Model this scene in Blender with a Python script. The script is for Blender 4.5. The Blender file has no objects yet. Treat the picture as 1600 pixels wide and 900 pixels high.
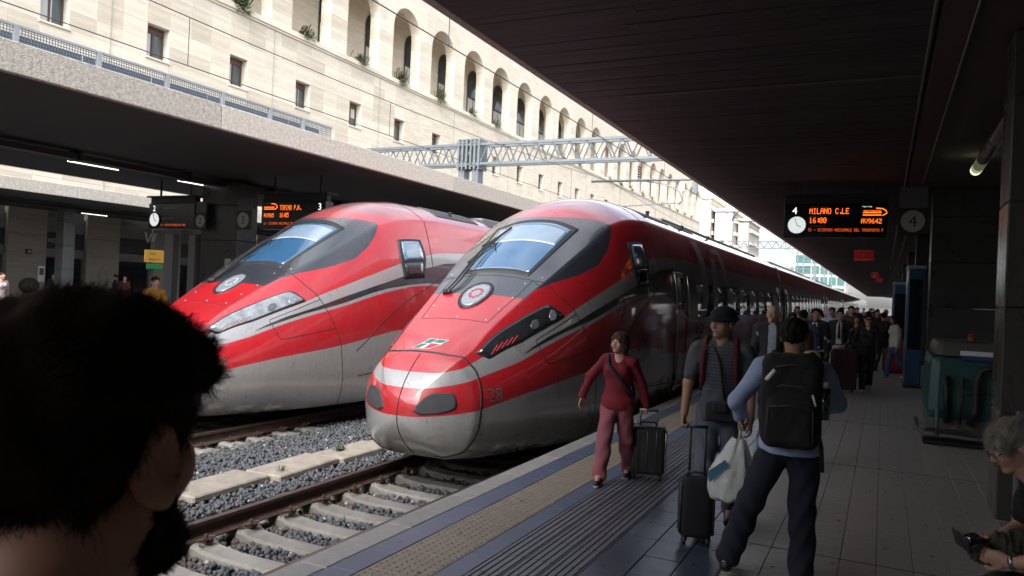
import bpy, bmesh, math, random
import numpy as np
from mathutils import Vector, Matrix
random.seed(7); RNG = np.random.default_rng(7)
PI = math.pi
scene = bpy.context.scene
COL = scene.collection
# ------------------------------------------------------------------ camera
CAM_H = 1.85; YAW = math.atan(581/1200.0); ROLL = 0.045; PITCH = 4/1200.0
_F = Vector((-math.sin(YAW), math.cos(YAW), 0)); _R = Vector((math.cos(YAW), math.sin(YAW), 0)); _U = Vector((0, 0, 1))
F2 = _F*math.cos(PITCH)+_U*math.sin(PITCH); U2 = _U*math.cos(PITCH)-_F*math.sin(PITCH)
_cr = _R*math.cos(ROLL)+U2*math.sin(ROLL); _cu = -_R*math.sin(ROLL)+U2*math.cos(ROLL)
cam = bpy.data.cameras.new('camera'); cam.lens = 27; cam.sensor_width = 36; cam.clip_start = 0.05; cam.clip_end = 2500
cam.dof.use_dof = True; cam.dof.focus_distance = 9.5; cam.dof.aperture_fstop = 9.0
cam_o = bpy.data.objects.new('camera', cam); COL.objects.link(cam_o)
m = Matrix((( _cr.x, _cu.x, -F2.x, 0), (_cr.y, _cu.y, -F2.y, 0), (_cr.z, _cu.z, -F2.z, CAM_H), (0, 0, 0, 1)))
cam_o.matrix_world = m
scene.camera = cam_o
# ------------------------------------------------------------------ world: bright hazy sky with high thin cloud
SUN_EL = math.radians(46); SUN_AZ = math.radians(172)      # azimuth clockwise from +Y
world = bpy.data.worlds.new('World'); scene.world = world; world.use_nodes = True
nt = world.node_tree; nt.nodes.clear()
w_out = nt.nodes.new('ShaderNodeOutputWorld'); w_bg = nt.nodes.new('ShaderNodeBackground')
sky = nt.nodes.new('ShaderNodeTexSky'); sky.sky_type = 'NISHITA'; sky.sun_disc = False
sky.sun_elevation = SUN_EL; sky.sun_rotation = SUN_AZ; sky.dust_density = 4.0; sky.air_density = 1.0; sky.altitude = 50
tc = nt.nodes.new('ShaderNodeTexCoord'); mp = nt.nodes.new('ShaderNodeMapping'); mp.inputs['Scale'].default_value = (1.2, 1.2, 3.5)
cn = nt.nodes.new('ShaderNodeTexNoise'); cn.inputs['Scale'].default_value = 2.3; cn.inputs['Detail'].default_value = 7; cn.inputs['Roughness'].default_value = .6
cr = nt.nodes.new('ShaderNodeMapRange'); cr.inputs['From Min'].default_value = .38; cr.inputs['From Max'].default_value = .70
cr.inputs['To Min'].default_value = .12; cr.inputs['To Max'].default_value = .92
bw = nt.nodes.new('ShaderNodeRGBToBW'); mxw = nt.nodes.new('ShaderNodeMix'); mxw.data_type = 'RGBA'
scl = nt.nodes.new('ShaderNodeVectorMath'); scl.operation = 'SCALE'; scl.inputs['Scale'].default_value = 4.2
cmb = nt.nodes.new('ShaderNodeCombineColor')
nt.links.new(tc.outputs['Generated'], mp.inputs['Vector']); nt.links.new(mp.outputs['Vector'], cn.inputs['Vector'])
nt.links.new(cn.outputs['Fac'], cr.inputs['Value']); nt.links.new(sky.outputs['Color'], bw.inputs['Color'])
for k in ('Red', 'Green', 'Blue'): nt.links.new(bw.outputs['Val'], cmb.inputs[k])
nt.links.new(cmb.outputs['Color'], scl.inputs[0])
nt.links.new(cr.outputs['Result'], mxw.inputs['Factor']); nt.links.new(sky.outputs['Color'], mxw.inputs['A']); nt.links.new(scl.outputs['Vector'], mxw.inputs['B'])
nt.links.new(mxw.outputs['Result'], w_bg.inputs['Color']); w_bg.inputs['Strength'].default_value = 0.15
nt.links.new(w_bg.outputs['Background'], w_out.inputs['Surface'])
# ------------------------------------------------------------------ sun, softened by thin cloud
sun = bpy.data.lights.new('sun', 'SUN'); sun.energy = 0.85; sun.angle = math.radians(22); sun.color = (1.0, .95, .87)
sun_o = bpy.data.objects.new('sun', sun); COL.objects.link(sun_o)
_sd = Vector((math.sin(SUN_AZ)*math.cos(SUN_EL), math.cos(SUN_AZ)*math.cos(SUN_EL), math.sin(SUN_EL)))
sun_o.rotation_euler = _sd.to_track_quat('Z', 'Y').to_euler(); sun_o.location = (30, -20, 60)
# ------------------------------------------------------------------ exposure / render
vs = scene.view_settings; vs.view_transform = 'Standard'; vs.look = 'None'; vs.gamma = 1; vs.exposure = 0.95; vs.use_curve_mapping = False
scene.render.engine = 'CYCLES'; cy = scene.cycles
cy.use_denoising = True; cy.max_bounces = 8; cy.diffuse_bounces = 5; cy.glossy_bounces = 4; cy.transmission_bounces = 6; cy.sample_clamp_indirect = 6.0
cy.use_adaptive_sampling = True; cy.adaptive_threshold = 0.02

# ================================================================== helpers
def setp(o, label=None, cat=None, group=None, kind=None):
    if label: o['label'] = label
    if cat: o['category'] = cat
    if group: o['group'] = group
    if kind: o['kind'] = kind
    return o
def wloc(p):
    v = Vector((0, 0, 0))
    while p is not None: v = v+p.location; p = p.parent
    return v
def thing(name, label, cat, loc=(0, 0, 0), rotz=0, group=None):
    o = bpy.data.objects.new(name, None); COL.objects.link(o); o.location = loc; o.rotation_euler = (0, 0, rotz); o.empty_display_size = .2
    return setp(o, label, cat, group)
def mk(name, V, Fc, mats, parent=None, smooth=False, mi=None, local=False, **pr):
    """one mesh object; V in world coordinates unless local (then in the parent's frame)"""
    V = np.asarray(V, float).reshape(-1, 3)
    if parent is not None and not local: V = V-np.array(wloc(parent))
    me = bpy.data.meshes.new(name)
    if isinstance(Fc, np.ndarray) and Fc.ndim == 2:
        n, k = Fc.shape
        me.vertices.add(len(V)); me.vertices.foreach_set('co', V.astype(np.float32).ravel())
        me.loops.add(n*k); me.loops.foreach_set('vertex_index', Fc.astype(np.int32).ravel())
        me.polygons.add(n); me.polygons.foreach_set('loop_start', (np.arange(n)*k).astype(np.int32)); me.polygons.foreach_set('loop_total', np.full(n, k, np.int32))
        me.update(calc_edges=True)
    else:
        me.from_pydata([tuple(v) for v in V], [], [tuple(int(i) for i in f) for f in Fc]); me.update()
    for mm in (mats if isinstance(mats, (list, tuple)) else [mats]): me.materials.append(mm)
    if mi is not None: me.polygons.foreach_set('material_index', np.asarray(mi, np.int32))
    if smooth: me.polygons.foreach_set('use_smooth', np.ones(len(me.polygons), bool))
    me.update()
    o = bpy.data.objects.new(name, me); COL.objects.link(o)
    if parent is not None: o.parent = parent
    return setp(o, **pr)
def inst(o, loc, parent=None, rot=None, scale=None):
    """linked copy of a single mesh object"""
    c = o.copy(); COL.objects.link(c); c.location = loc
    if rot is not None: c.rotation_euler = rot
    if scale is not None: c.scale = scale
    c.parent = parent
    return c
class MB:
    """collects simple shapes into one mesh"""
    def __init__(s): s.V = []; s.F = []; s.M = []
    def add(s, V, Fc, m=0):
        n = len(s.V); s.V += [tuple(v) for v in V]; s.F += [tuple(i+n for i in f) for f in Fc]; s.M += [m]*len(Fc); return s
    def box(s, x0, x1, y0, y1, z0, z1, m=0):
        V = [(x0, y0, z0), (x1, y0, z0), (x1, y1, z0), (x0, y1, z0), (x0, y0, z1), (x1, y0, z1), (x1, y1, z1), (x0, y1, z1)]
        return s.add(V, [(0, 3, 2, 1), (4, 5, 6, 7), (0, 1, 5, 4), (1, 2, 6, 5), (2, 3, 7, 6), (3, 0, 4, 7)], m)
    def cbox(s, x0, x1, y0, y1, z0, z1, c=.01, m=0):
        """box with chamfered edges"""
        bm = bmesh.new(); bmesh.ops.create_cube(bm, size=1)
        for v in bm.verts: v.co = Vector(((x0+x1)/2+v.co.x*(x1-x0), (y0+y1)/2+v.co.y*(y1-y0), (z0+z1)/2+v.co.z*(z1-z0)))
        bmesh.ops.bevel(bm, geom=list(bm.edges), offset=c, segments=2 if c > .02 else 1, profile=.6, affect='EDGES')
        bm.verts.index_update(); V = [tuple(v.co) for v in bm.verts]; Fc = [tuple(v.index for v in f.verts) for f in bm.faces]; bm.free()
        return s.add(V, Fc, m)
    def tube(s, a, b, r, r2=None, n=8, m=0, cap=True):
        a = Vector(a); b = Vector(b); r2 = r if r2 is None else r2; d = (b-a).normalized()
        u = d.orthogonal().normalized(); v = d.cross(u)
        V = []
        for p, rr in ((a, r), (b, r2)):
            for i in range(n):
                t = 2*PI*i/n; V.append(tuple(p+(u*math.cos(t)+v*math.sin(t))*rr))
        Fc = [(i, (i+1) % n, n+(i+1) % n, n+i) for i in range(n)]
        if cap: Fc += [tuple(range(n-1, -1, -1)), tuple(range(n, 2*n))]
        return s.add(V, Fc, m)
    def path(s, pts, r, n=6, m=0):
        pts = [Vector(p) for p in pts]; V = []; Fc = []
        up = None
        for i, p in enumerate(pts):
            d = (pts[min(i+1, len(pts)-1)]-pts[max(i-1, 0)]).normalized()
            if up is None: up = d.orthogonal().normalized()
            up = (up-d*up.dot(d)).normalized(); w = d.cross(up)
            rr = r[i] if isinstance(r, (list, tuple)) else r
            for k in range(n):
                t = 2*PI*k/n; V.append(tuple(p+(up*math.cos(t)+w*math.sin(t))*rr))
        for i in range(len(pts)-1):
            for k in range(n): Fc.append((i*n+k, i*n+(k+1) % n, (i+1)*n+(k+1) % n, (i+1)*n+k))
        Fc += [tuple(range(n-1, -1, -1)), tuple(range((len(pts)-1)*n, len(pts)*n))]
        return s.add(V, Fc, m)
    def ext(s, prof, y0, y1, m=0, axis='y'):
        """extrude closed profile [(x,z)] along y"""
        n = len(prof); V = [(x, y0, z) for x, z in prof]+[(x, y1, z) for x, z in prof]
        Fc = [(i, n+i, n+(i+1) % n, (i+1) % n) for i in range(n)]+[tuple(range(n)), tuple(range(2*n-1, n-1, -1))]
        return s.add(V, Fc, m)
    def disc(s, c, r, ax, n=20, m=0):
        c = Vector(c); ax = Vector(ax).normalized(); u = ax.orthogonal().normalized(); v = ax.cross(u)
        return s.add([tuple(c+(u*math.cos(2*PI*i/n)+v*math.sin(2*PI*i/n))*r) for i in range(n)], [tuple(range(n))], m)
    def build(s, name, mats, parent=None, smooth=False, **pr):
        mats = mats if isinstance(mats, (list, tuple)) else [mats]
        return mk(name, s.V, s.F, mats, parent, smooth, s.M if len(mats) > 1 else None, **pr)
# ------------------------------------------------------------------ materials
MATS = {}
def mat(name, col, rough=.6, metal=0.0, var=.12, vscale=6.0, bump=0.0, bscale=40.0, spec=.5, emis=None, estr=0.0, coat=0.0, alpha=None, stretch=(1, 1, 1), trans=0.0):
    if name in MATS: return MATS[name]
    M = bpy.data.materials.new(name); M.use_nodes = True; t = M.node_tree; b = t.nodes['Principled BSDF']; MATS[name] = M
    b.inputs['Roughness'].default_value = rough; b.inputs['Metallic'].default_value = metal; b.inputs['Specular IOR Level'].default_value = spec
    b.inputs['Coat Weight'].default_value = coat; b.inputs['Coat Roughness'].default_value = .08
    b.inputs['Base Color'].default_value = (*col, 1)
    if trans: b.inputs['Transmission Weight'].default_value = trans
    if var > 0 or bump > 0:
        tcn = t.nodes.new('ShaderNodeTexCoord'); mpn = t.nodes.new('ShaderNodeMapping'); mpn.inputs['Scale'].default_value = stretch
        t.links.new(tcn.outputs['Object'], mpn.inputs['Vector'])
    if var > 0:
        n = t.nodes.new('ShaderNodeTexNoise'); n.inputs['Scale'].default_value = vscale; n.inputs['Detail'].default_value = 6; n.inputs['Roughness'].default_value = .65
        oi = t.nodes.new('ShaderNodeObjectInfo'); ad = t.nodes.new('ShaderNodeMath'); ad.operation = 'MULTIPLY_ADD'; ad.inputs[1].default_value = var*.7; 
        mr = t.nodes.new('ShaderNodeMapRange'); mr.inputs['From Min'].default_value = .25; mr.inputs['From Max'].default_value = .75
        mr.inputs['To Min'].default_value = 1-var*1.35; mr.inputs['To Max'].default_value = 1+var*.65
        mx = t.nodes.new('ShaderNodeVectorMath'); mx.operation = 'SCALE'; mx.inputs[0].default_value = col
        t.links.new(mpn.outputs['Vector'], n.inputs['Vector']); t.links.new(n.outputs['Fac'], mr.inputs['Value'])
        t.links.new(oi.outputs['Random'], ad.inputs[0]); t.links.new(mr.outputs['Result'], ad.inputs[2]); t.links.new(ad.outputs['Value'], mx.inputs['Scale'])
        t.links.new(mx.outputs['Vector'], b.inputs['Base Color'])
        rr = t.nodes.new('ShaderNodeMapRange'); rr.inputs['To Min'].default_value = max(.03, rough-.12); rr.inputs['To Max'].default_value = min(1, rough+.12)
        t.links.new(n.outputs['Fac'], rr.inputs['Value']); t.links.new(rr.outputs['Result'], b.inputs['Roughness'])
    if bump > 0:
        nb = t.nodes.new('ShaderNodeTexNoise'); nb.inputs['Scale'].default_value = bscale; nb.inputs['Detail'].default_value = 4
        bp = t.nodes.new('ShaderNodeBump'); bp.inputs['Strength'].default_value = bump; bp.inputs['Distance'].default_value = .02
        t.links.new(mpn.outputs['Vector'], nb.inputs['Vector']); t.links.new(nb.outputs['Fac'], bp.inputs['Height']); t.links.new(bp.outputs['Normal'], b.inputs['Normal'])
    if emis is not None:
        b.inputs['Emission Color'].default_value = (*emis, 1); b.inputs['Emission Strength'].default_value = estr
    if alpha is not None: b.inputs['Alpha'].default_value = alpha
    return M
def text_mesh(txt, size, font_scale_x=1.0):
    """flat lettering -> (verts [(u,v)], faces) with the origin at its lower left"""
    cu = bpy.data.curves.new('lettering', 'FONT'); cu.body = txt; cu.size = size; cu.resolution_u = 2
    o = bpy.data.objects.new('lettering', cu); COL.objects.link(o); bpy.context.view_layer.update()
    me = o.to_mesh(); V = [(v.co.x*font_scale_x, v.co.y) for v in me.vertices]; Fc = [tuple(p.vertices) for p in me.polygons]
    o.to_mesh_clear(); bpy.data.objects.remove(o); bpy.data.curves.remove(cu)
    return V, Fc
# ================================================================== ground, tracks, platforms
M_EARTH = mat('trackbed_earth', (.055, .052, .05), .95, var=.3, vscale=3, bump=.4)
M_STONE = mat('ballast_stone', (.055, .059, .066), .8, var=.5, vscale=14, bump=.3)
M_CONC = mat('sleeper_concrete', (.16, .152, .138), .85, var=.42, vscale=4, bump=.25, bscale=60)
M_SLAB = mat('walkway_concrete', (.225, .20, .168), .85, var=.38, vscale=4, bump=.25, bscale=50)
M_RAIL = mat('rusty_rail', (.06, .035, .026), .75, .2, var=.45, vscale=9, bump=.25)
M_RAILTOP = mat('polished_rail_head', (.16, .13, .115), .35, .8, var=.2)
M_KERB = mat('granite_kerb', (.25, .24, .23), .7, var=.22, vscale=12, bump=.15, bscale=90)
M_BLUE = mat('blue_grey_tile', (.072, .095, .148), .42, var=.16, vscale=7)
M_NAVY = mat('dark_blue_tile', (.045, .058, .085), .30, var=.18, vscale=6)
M_TACT = mat('beige_tactile_tile', (.215, .175, .135), .6, var=.16, vscale=8)
M_RIB = mat('ribbed_guide_tile', (.115, .112, .128), .45, var=.18, vscale=8)
M_LIGHT = mat('pale_clinker_tile', (.31, .295, .28), .36, var=.14, vscale=4)
M_GROUT = mat('tile_grout', (.05, .047, .043), .9, var=.2)
M_PCONC = mat('platform_concrete', (.17, .16, .15), .9, var=.25, vscale=3, bump=.2)
def ground_mesh():
    return mk('ground', [(-600, -300, -.95), (600, -300, -.95), (600, 1500, -.95), (-600, 1500, -.95)], [(0, 1, 2, 3)], M_EARTH, kind='structure')
ground_mesh()
# trackbed: gently uneven ballast shoulder
def bed(x0, x1, name):
    xs = np.linspace(x0, x1, 40); ys = np.r_[np.linspace(-8, 16, 90), np.linspace(17, 230, 60)]
    XX, YY = np.meshgrid(xs, ys, indexing='ij'); ZZ = np.where((XX > -6.35) & (XX < -3.4), -.775, -.70)+.015*np.sin(XX*7+YY*3)+.012*np.sin(YY*9-XX*4); a, b = XX.shape
    i, j = np.meshgrid(np.arange(a-1), np.arange(b-1), indexing='ij'); k = (i*b+j).ravel()
    return mk(name, np.stack([XX, YY, ZZ], -1).reshape(-1, 3), np.stack([k, k+b, k+b+1, k+1], -1), M_STONE, smooth=True, kind='structure')
bed(-11.28, -3.45, 'trackbed'); bed(-26.4, -20.0, 'trackbed')
# loose ballast stones
def stones():
    base = np.array([(-1, -1, -1), (1, -1, -1), (1, 1, -1), (-1, 1, -1), (-1, -1, 1), (1, -1, 1), (1, 1, 1), (-1, 1, 1)], float)*.5
    fc = np.array([(0, 3, 2, 1), (4, 5, 6, 7), (0, 1, 5, 4), (1, 2, 6, 5), (2, 3, 7, 6), (3, 0, 4, 7)])
    tri = np.concatenate([fc[:, [0, 1, 2]], fc[:, [0, 2, 3]]])
    n = 36000; x = RNG.uniform(-9.0, -3.5, n); y = 3.2+RNG.random(n)**1.25*10.3
    lvl = np.where((x > -6.3) & (x < -3.4), -.745, np.where((x < -6.3) & (x > -8.6), -.665, -.70))
    z = lvl+RNG.uniform(-.03, .022, n)
    sz = RNG.uniform(.026, .052, n)
    V = base[None]*RNG.uniform(.62, 1.15, (n, 8, 1))+RNG.normal(0, .09, (n, 8, 3))
    V = V*sz[:, None, None]*RNG.uniform(.7, 1.25, (n, 1, 3))
    q = RNG.normal(size=(n, 4)); q /= np.linalg.norm(q, axis=1, keepdims=True); w, a, b, c = q.T
    Rm = np.stack([np.stack([1-2*(b*b+c*c), 2*(a*b-c*w), 2*(a*c+b*w)], -1), np.stack([2*(a*b+c*w), 1-2*(a*a+c*c), 2*(b*c-a*w)], -1), np.stack([2*(a*c-b*w), 2*(b*c+a*w), 1-2*(a*a+b*b)], -1)], 1)
    V = np.einsum('nij,nkj->nki', Rm, V)+np.stack([x, y, z], -1)[:, None]
    Fc = (tri[None]+np.arange(n)[:, None, None]*8).reshape(-1, 3)
    pale = mat('ballast_pale_chip', (.24, .235, .225), .8, var=.3)
    rust = mat('ballast_rusty', (.075, .052, .038), .9, var=.4, vscale=14)
    near = np.minimum(np.abs(x+5.71), np.minimum(np.abs(x+4.25), np.abs(x+8.95))); kind_ = np.where(RNG.random(n) < .02, 1, np.where(RNG.random(n) < .75*np.exp(-(near/.28)**2), 2, 0)); mi = np.repeat(kind_, 12)
    return mk('ballast', V.reshape(-1, 3), Fc, [M_STONE, pale, rust], mi=mi, kind='stuff', label='loose grey ballast stones around the rails and sleepers', category='ballast') if False else mk('ballast', V.reshape(-1, 3), Fc, [M_STONE, pale, rust], None, False, mi, kind='stuff')
setp(stones(), 'loose grey ballast stones around the rails and sleepers', 'ballast')
# rails and sleepers
RP = [(-.075, 0), (.075, 0), (.075, .012), (.02, .03), (.010, .05), (.010, .118), (.036, .135), (.036, .168), (.028, .174), (-.028, .174), (-.036, .168), (-.036, .135), (-.010, .118), (-.010, .05), (-.02, .03), (-.075, .012)]
def sleeper_mesh(parent):
    # concrete sleeper: raised shoulders under each rail, waisted and lower in the middle
    prof = [(-1.2, .10, -.13), (-1.15, -.005, -.14), (-.95, -.005, -.14), (-.86, .0, -.14), (-.60, .0, -.14), (-.54, -.035, -.13), (-.25, -.055, -.115), (.25, -.055, -.115), (.54, -.035, -.13), (.60, .0, -.14), (.86, .0, -.14), (.95, -.005, -.14), (1.15, -.005, -.14), (1.2, -.1, -.13)]
    V = []; Fc = []
    for x, zt, w in prof:
        zt = min(zt, 0); w = abs(w); V += [(x, -w, -.22), (x, -w*.98, zt-.03), (x, -w*.82, zt), (x, w*.82, zt), (x, w*.98, zt-.03), (x, w, -.22)]
    for i in range(len(prof)-1):
        for k in range(5): Fc.append((i*6+k, i*6+k+1, (i+1)*6+k+1, (i+1)*6+k))
    Fc += [tuple(range(5, -1, -1)), tuple(range(len(V)-6, len(V)))]
    return mk('sleeper', V, Fc, M_CONC, parent, local=True)
def clip_mesh(parent):
    b = MB(); b.cbox(-.05, .05, -.05, .05, .0, .035, .008); b.tube((0, 0, .03), (0, 0, .075), .018, n=6); b.path([(-.03, -.06, .03), (.05, -.07, .05), (.06, 0, .035), (.05, .07, .05), (-.03, .06, .03)], .010, n=5)
    return mk('rail_clip', b.V, b.F, M_RAIL, parent, local=True)
def track(xc, label, n, y_first, ys_end):
    T = thing('railway_track', label, 'railway track', (xc, 0, -.62))
    for s in (-1, 1):
        b = MB(); b.ext([(x+s*.7175+s*.015, z) for x, z in RP], 0, ys_end, 0); r = mk('rail', [(x, y-6, z) for x, y, z in b.V], b.F, [M_RAIL, M_RAILTOP], T, local=True)
        for p in r.data.polygons:
            if p.normal.z > .7 and p.center.z > .15: p.material_index = 1
    s0 = sleeper_mesh(T); s0.location = (0, y_first, -.002); c0 = clip_mesh(T); c0.location = (-.60, y_first, .005)
    for k in range(n):
        y = y_first+.553*k+random.uniform(-.015, .015); rz = random.uniform(-.012, .012)
        if k: inst(s0, (random.uniform(-.015, .015), y, -.002+random.uniform(-.008, .006)), T, (0, 0, rz))
        for xx in (-.60, -.89, .60, .89):
            if k == 0 and xx == -.60: continue
            inst(c0, (xx, y, .005), T, (0, 0, 0 if xx > -.7 else PI))
    return T
track(-4.98, 'near railway track of rusty rails on pale concrete sleepers below the platform edge', 26, 3.04, 240)
track(-9.67, 'farther railway track under the second red train', 14, 3.1, 240)
# concrete walkway slabs between the tracks
for k in range(9):
    L_ = 1.22; y = 4.2+k*1.25; x = -7.13+k*.055+random.uniform(-.03, .03); w = .28; b = MB(); b.cbox(-w, w, -L_/2, L_/2, -.09, 0, .018)
    o = mk('walkway_slab', b.V, b.F, M_SLAB); o.location = (x, y, -.575+random.uniform(-.012, .012)); o.rotation_euler = (random.uniform(-.012, .012), random.uniform(-.012, .012), random.uniform(-.02, .02)+.04)
    setp(o, 'pale concrete walkway slab lying in the ballast between the two tracks', 'concrete slab', 'walkway slabs between the tracks')
# weeds along the slabs
M_WEED = mat('weed_leaf', (.05, .085, .03), .6, var=.35, vscale=10); M_DRY = mat('dry_weed', (.11, .09, .06), .8, var=.3, vscale=10)
def weed(name, loc, n, h, sp, m, label, lw=.012, group=None):
    V = []; Fc = []
    for k in range(n):
        a = random.uniform(0, 2*PI); L_ = h*random.uniform(.5, 1.1); out = sp*random.uniform(.25, 1); w = lw*random.uniform(.6, 1.3); px, py = -math.sin(a)*w, math.cos(a)*w
        q = [(0, 0, 0), (math.cos(a)*out*.35, math.sin(a)*out*.35, L_*.6), (math.cos(a)*out*.75, math.sin(a)*out*.75, L_*.95), (math.cos(a)*out, math.sin(a)*out, L_*.85)]
        b0 = (random.uniform(-.03, .03)*sp/.1, random.uniform(-.03, .03)*sp/.1); n0 = len(V)
        for i, p in enumerate(q):
            f = (.6, 1.0, .8, .1)[i]; V += [(p[0]+b0[0]-px*f, p[1]+b0[1]-py*f, p[2]), (p[0]+b0[0]+px*f, p[1]+b0[1]+py*f, p[2])]
        for i in range(3): Fc.append((n0+2*i, n0+2*i+1, n0+2*i+3, n0+2*i+2))
    o = mk(name, V, Fc, m); o.location = loc; return setp(o, label, 'weed', group)
weed('weed', (-7.02, 9.0, -.62), 46, .13, .13, M_WEED, 'low green weed growing beside the walkway slabs', .016)
weed('weed', (-6.62, 9.75, -.65), 60, .26, .16, M_DRY, 'bushy brown weed at the slab end under the train nose', .008)
weed('weed', (-6.80, 7.55, -.65), 30, .15, .09, M_DRY, 'dry weed sprouting at the edge of the walkway slabs', .006, 'dry weeds by the slabs')
weed('weed', (-6.98, 6.2, -.65), 26, .12, .07, M_DRY, 'dry weed sprouting at the edge of the walkway slabs', .006, 'dry weeds by the slabs')
for k in range(7):
    weed('weed', (-5.62+random.uniform(-.05, .05), 4.6+k*.56, -.66), 16, .07, .07, M_DRY, 'small dry weed tuft by the near rail base', .006, 'weed tufts along the rail')
# ------------------------------------------------------------------ platform (the camera stands on it)
XE = -3.42
b = MB(); b.box(XE+.06, 5.35, -16, 230, -.95, -.03); plat = b.build('platform', M_PCONC, kind='structure')
b = MB(); b.box(XE+.02, 5.3, -16, 230, -.03, -.012); b.build('platform_bed', M_GROUT, plat)
def piece(name, w, l, m, h=.03, ch=.004):
    b = MB(); b.cbox(-w/2, w/2, -l/2, l/2, -h, 0, ch); return b
def lay(name, x0, x1, y0, y1, w, l, m, limit=300, maker=None, z=0.0, gap=.004, far_to=230, stagger=False, jit=.0012):
    """pavers: the nearest ones are objects, the rest one joined mesh, beyond that a plain sheet"""
    nx = max(1, round((x1-x0)/w)); w = (x1-x0)/nx; ny = int((y1-y0)/l); b = (maker or piece)(name, w-gap, l-gap, m); cells = []
    for j in range(ny):
        for i in range(nx):
            cells.append((x0+(i+.5)*w, y0+(j+.5)*l+((i % 2)*l*.5 if stagger else 0)))
    cells.sort(key=lambda c: abs(c[1]-4.2) if c[1] > 3.3 else 50+abs(c[1])); o0 = None
    V0 = np.array(b.V); rest = MB()
    for k, (x, y) in enumerate(cells):
        zz = z+random.uniform(-jit, jit)
        if k < limit:
            if o0 is None: o0 = mk(name, b.V, b.F, m, plat, local=True); o0.location = (x, y, zz)
            else: inst(o0, (x, y, zz), plat, (random.uniform(-.002, .002), random.uniform(-.002, .002), 0))
        else: rest.add([(vx+x, vy+y, vz+zz) for vx, vy, vz in b.V], b.F)
    if rest.V: rest.build(name+'_field', m, plat, kind='stuff')
    if far_to > y1:
        q = MB(); q.box(x0, x1, y0+ny*l, far_to, -.03, z); q.build(name+'_strip', m, plat)
def tact(name, w, l, m):
    b = piece(name, w, l, m); n = 7
    for i in range(n):
        for j in range(n):
            x = -w/2+w*(i+.5)/n; y = -l/2+l*(j+.5)/n; V = []; k8 = 6
            for r, zz in ((.017, -.001), (.011, .0055)):
                V += [(x+r*math.cos(2*PI*k/k8), y+r*math.sin(2*PI*k/k8), zz) for k in range(k8)]
            b.add(V, [(k, (k+1) % k8, k8+(k+1) % k8, k8+k) for k in range(k8)]+[tuple(range(k8, 2*k8))])
    return b
def ribp(name, w, l, m):
    b = piece(name, w, l, m, ch=.003); n = 4
    for i in range(n):
        x = -w/2+w*(i+.5)/n; a = w/n*.30; c = w/n*.18
        b.ext([(x-a, -.001), (x+a, -.001), (x+c, .007), (x-c, .007)], -l/2+.002, l/2-.002)
    return b
def kerbp(name, w, l, m): 
    b = MB(); b.cbox(-w/2, w/2, -l/2, l/2, -.16, 0, .012); return b
lay('kerb_stone', XE, -3.18, -2, 40, .24, 1.0, M_KERB, maker=kerbp, z=.002)
lay('blue_tile', -3.18, -2.97, -1, 26, .21, .42, M_BLUE)
lay('tactile_paver', -2.97, -2.54, -1, 22, .43, .43, M_TACT, maker=tact)
lay('blue_tile', -2.54, -2.37, -1, 26, .17, .34, M_BLUE)
lay('ribbed_paver', -2.37, -1.74, -1, 22, .21, .42, M_RIB, maker=ribp, limit=150)
lay('dark_tile', -1.74, -.94, -1, 26, .27, .40, M_NAVY, limit=160, stagger=False)
lay('pale_tile', -.93, 5.28, 2.2, 17, .235, .118, M_LIGHT, limit=300, gap=.0035, jit=.0006)
b = MB(); b.box(-.93, 5.28, -16, 2.2, -.03, 0); b.build('pale_tile_strip', M_LIGHT, plat)
for yj in (6.13, 9.75, 13.4):
    b = MB(); b.box(-.93, 5.28, yj-.006, yj+.006, -.02, .0022); b.build('expansion_joint', M_GROUT, plat)
b = MB(); b.box(XE+.03, XE+.06, -16, 230, -.95, -.15); b.build('platform_wall', M_PCONC, plat)
for x0 in (-.95,):
    b = MB(); b.box(x0, x0+.02, -2, 60, -.02, .0015); b.build('edge_joint', M_GROUT, plat)
b = MB()
for k in range(230):
    x = random.uniform(-3.1, 1.2) if random.random() < .5 else random.uniform(-.9, 1.2); y = 3.6+random.random()**1.5*12; r = random.uniform(.006, .022); n = 7; a0 = random.random()*6
    zt = .0085 if -2.97 < x < -2.54 or -2.37 < x < -1.74 else .0036
    b.add([(x+r*random.uniform(.7, 1.2)*math.cos(a0+2*PI*i/n), y+r*random.uniform(.7, 1.2)*math.sin(a0+2*PI*i/n), zt) for i in range(n)], [tuple(range(n))])
b.build('gum_spots', mat('trodden_gum', (.10, .095, .09), .8, var=.2), plat, kind='stuff')
# the other platforms
def far_platform(x0, x1, name):
    b = MB(); b.box(x0, x1, -16, 230, -.95, -.02); b.box(x0+.02, x1-.02, -16, 230, -.02, 0, 1); b.box(x1-.24, x1+.03, -16, 230, -.16, .004, 2)
    return b.build(name, [M_PCONC, M_LIGHT, M_KERB], kind='structure')
far_platform(-19.95, -11.33, 'platform'); far_platform(-40, -26.45, 'platform')
# a low step in the floor of tracks 5 side
b = MB(); b.box(5.35, 40, -16, 230, -.95, -.6); b.build('trackbed', M_EARTH, kind='structure')
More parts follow.
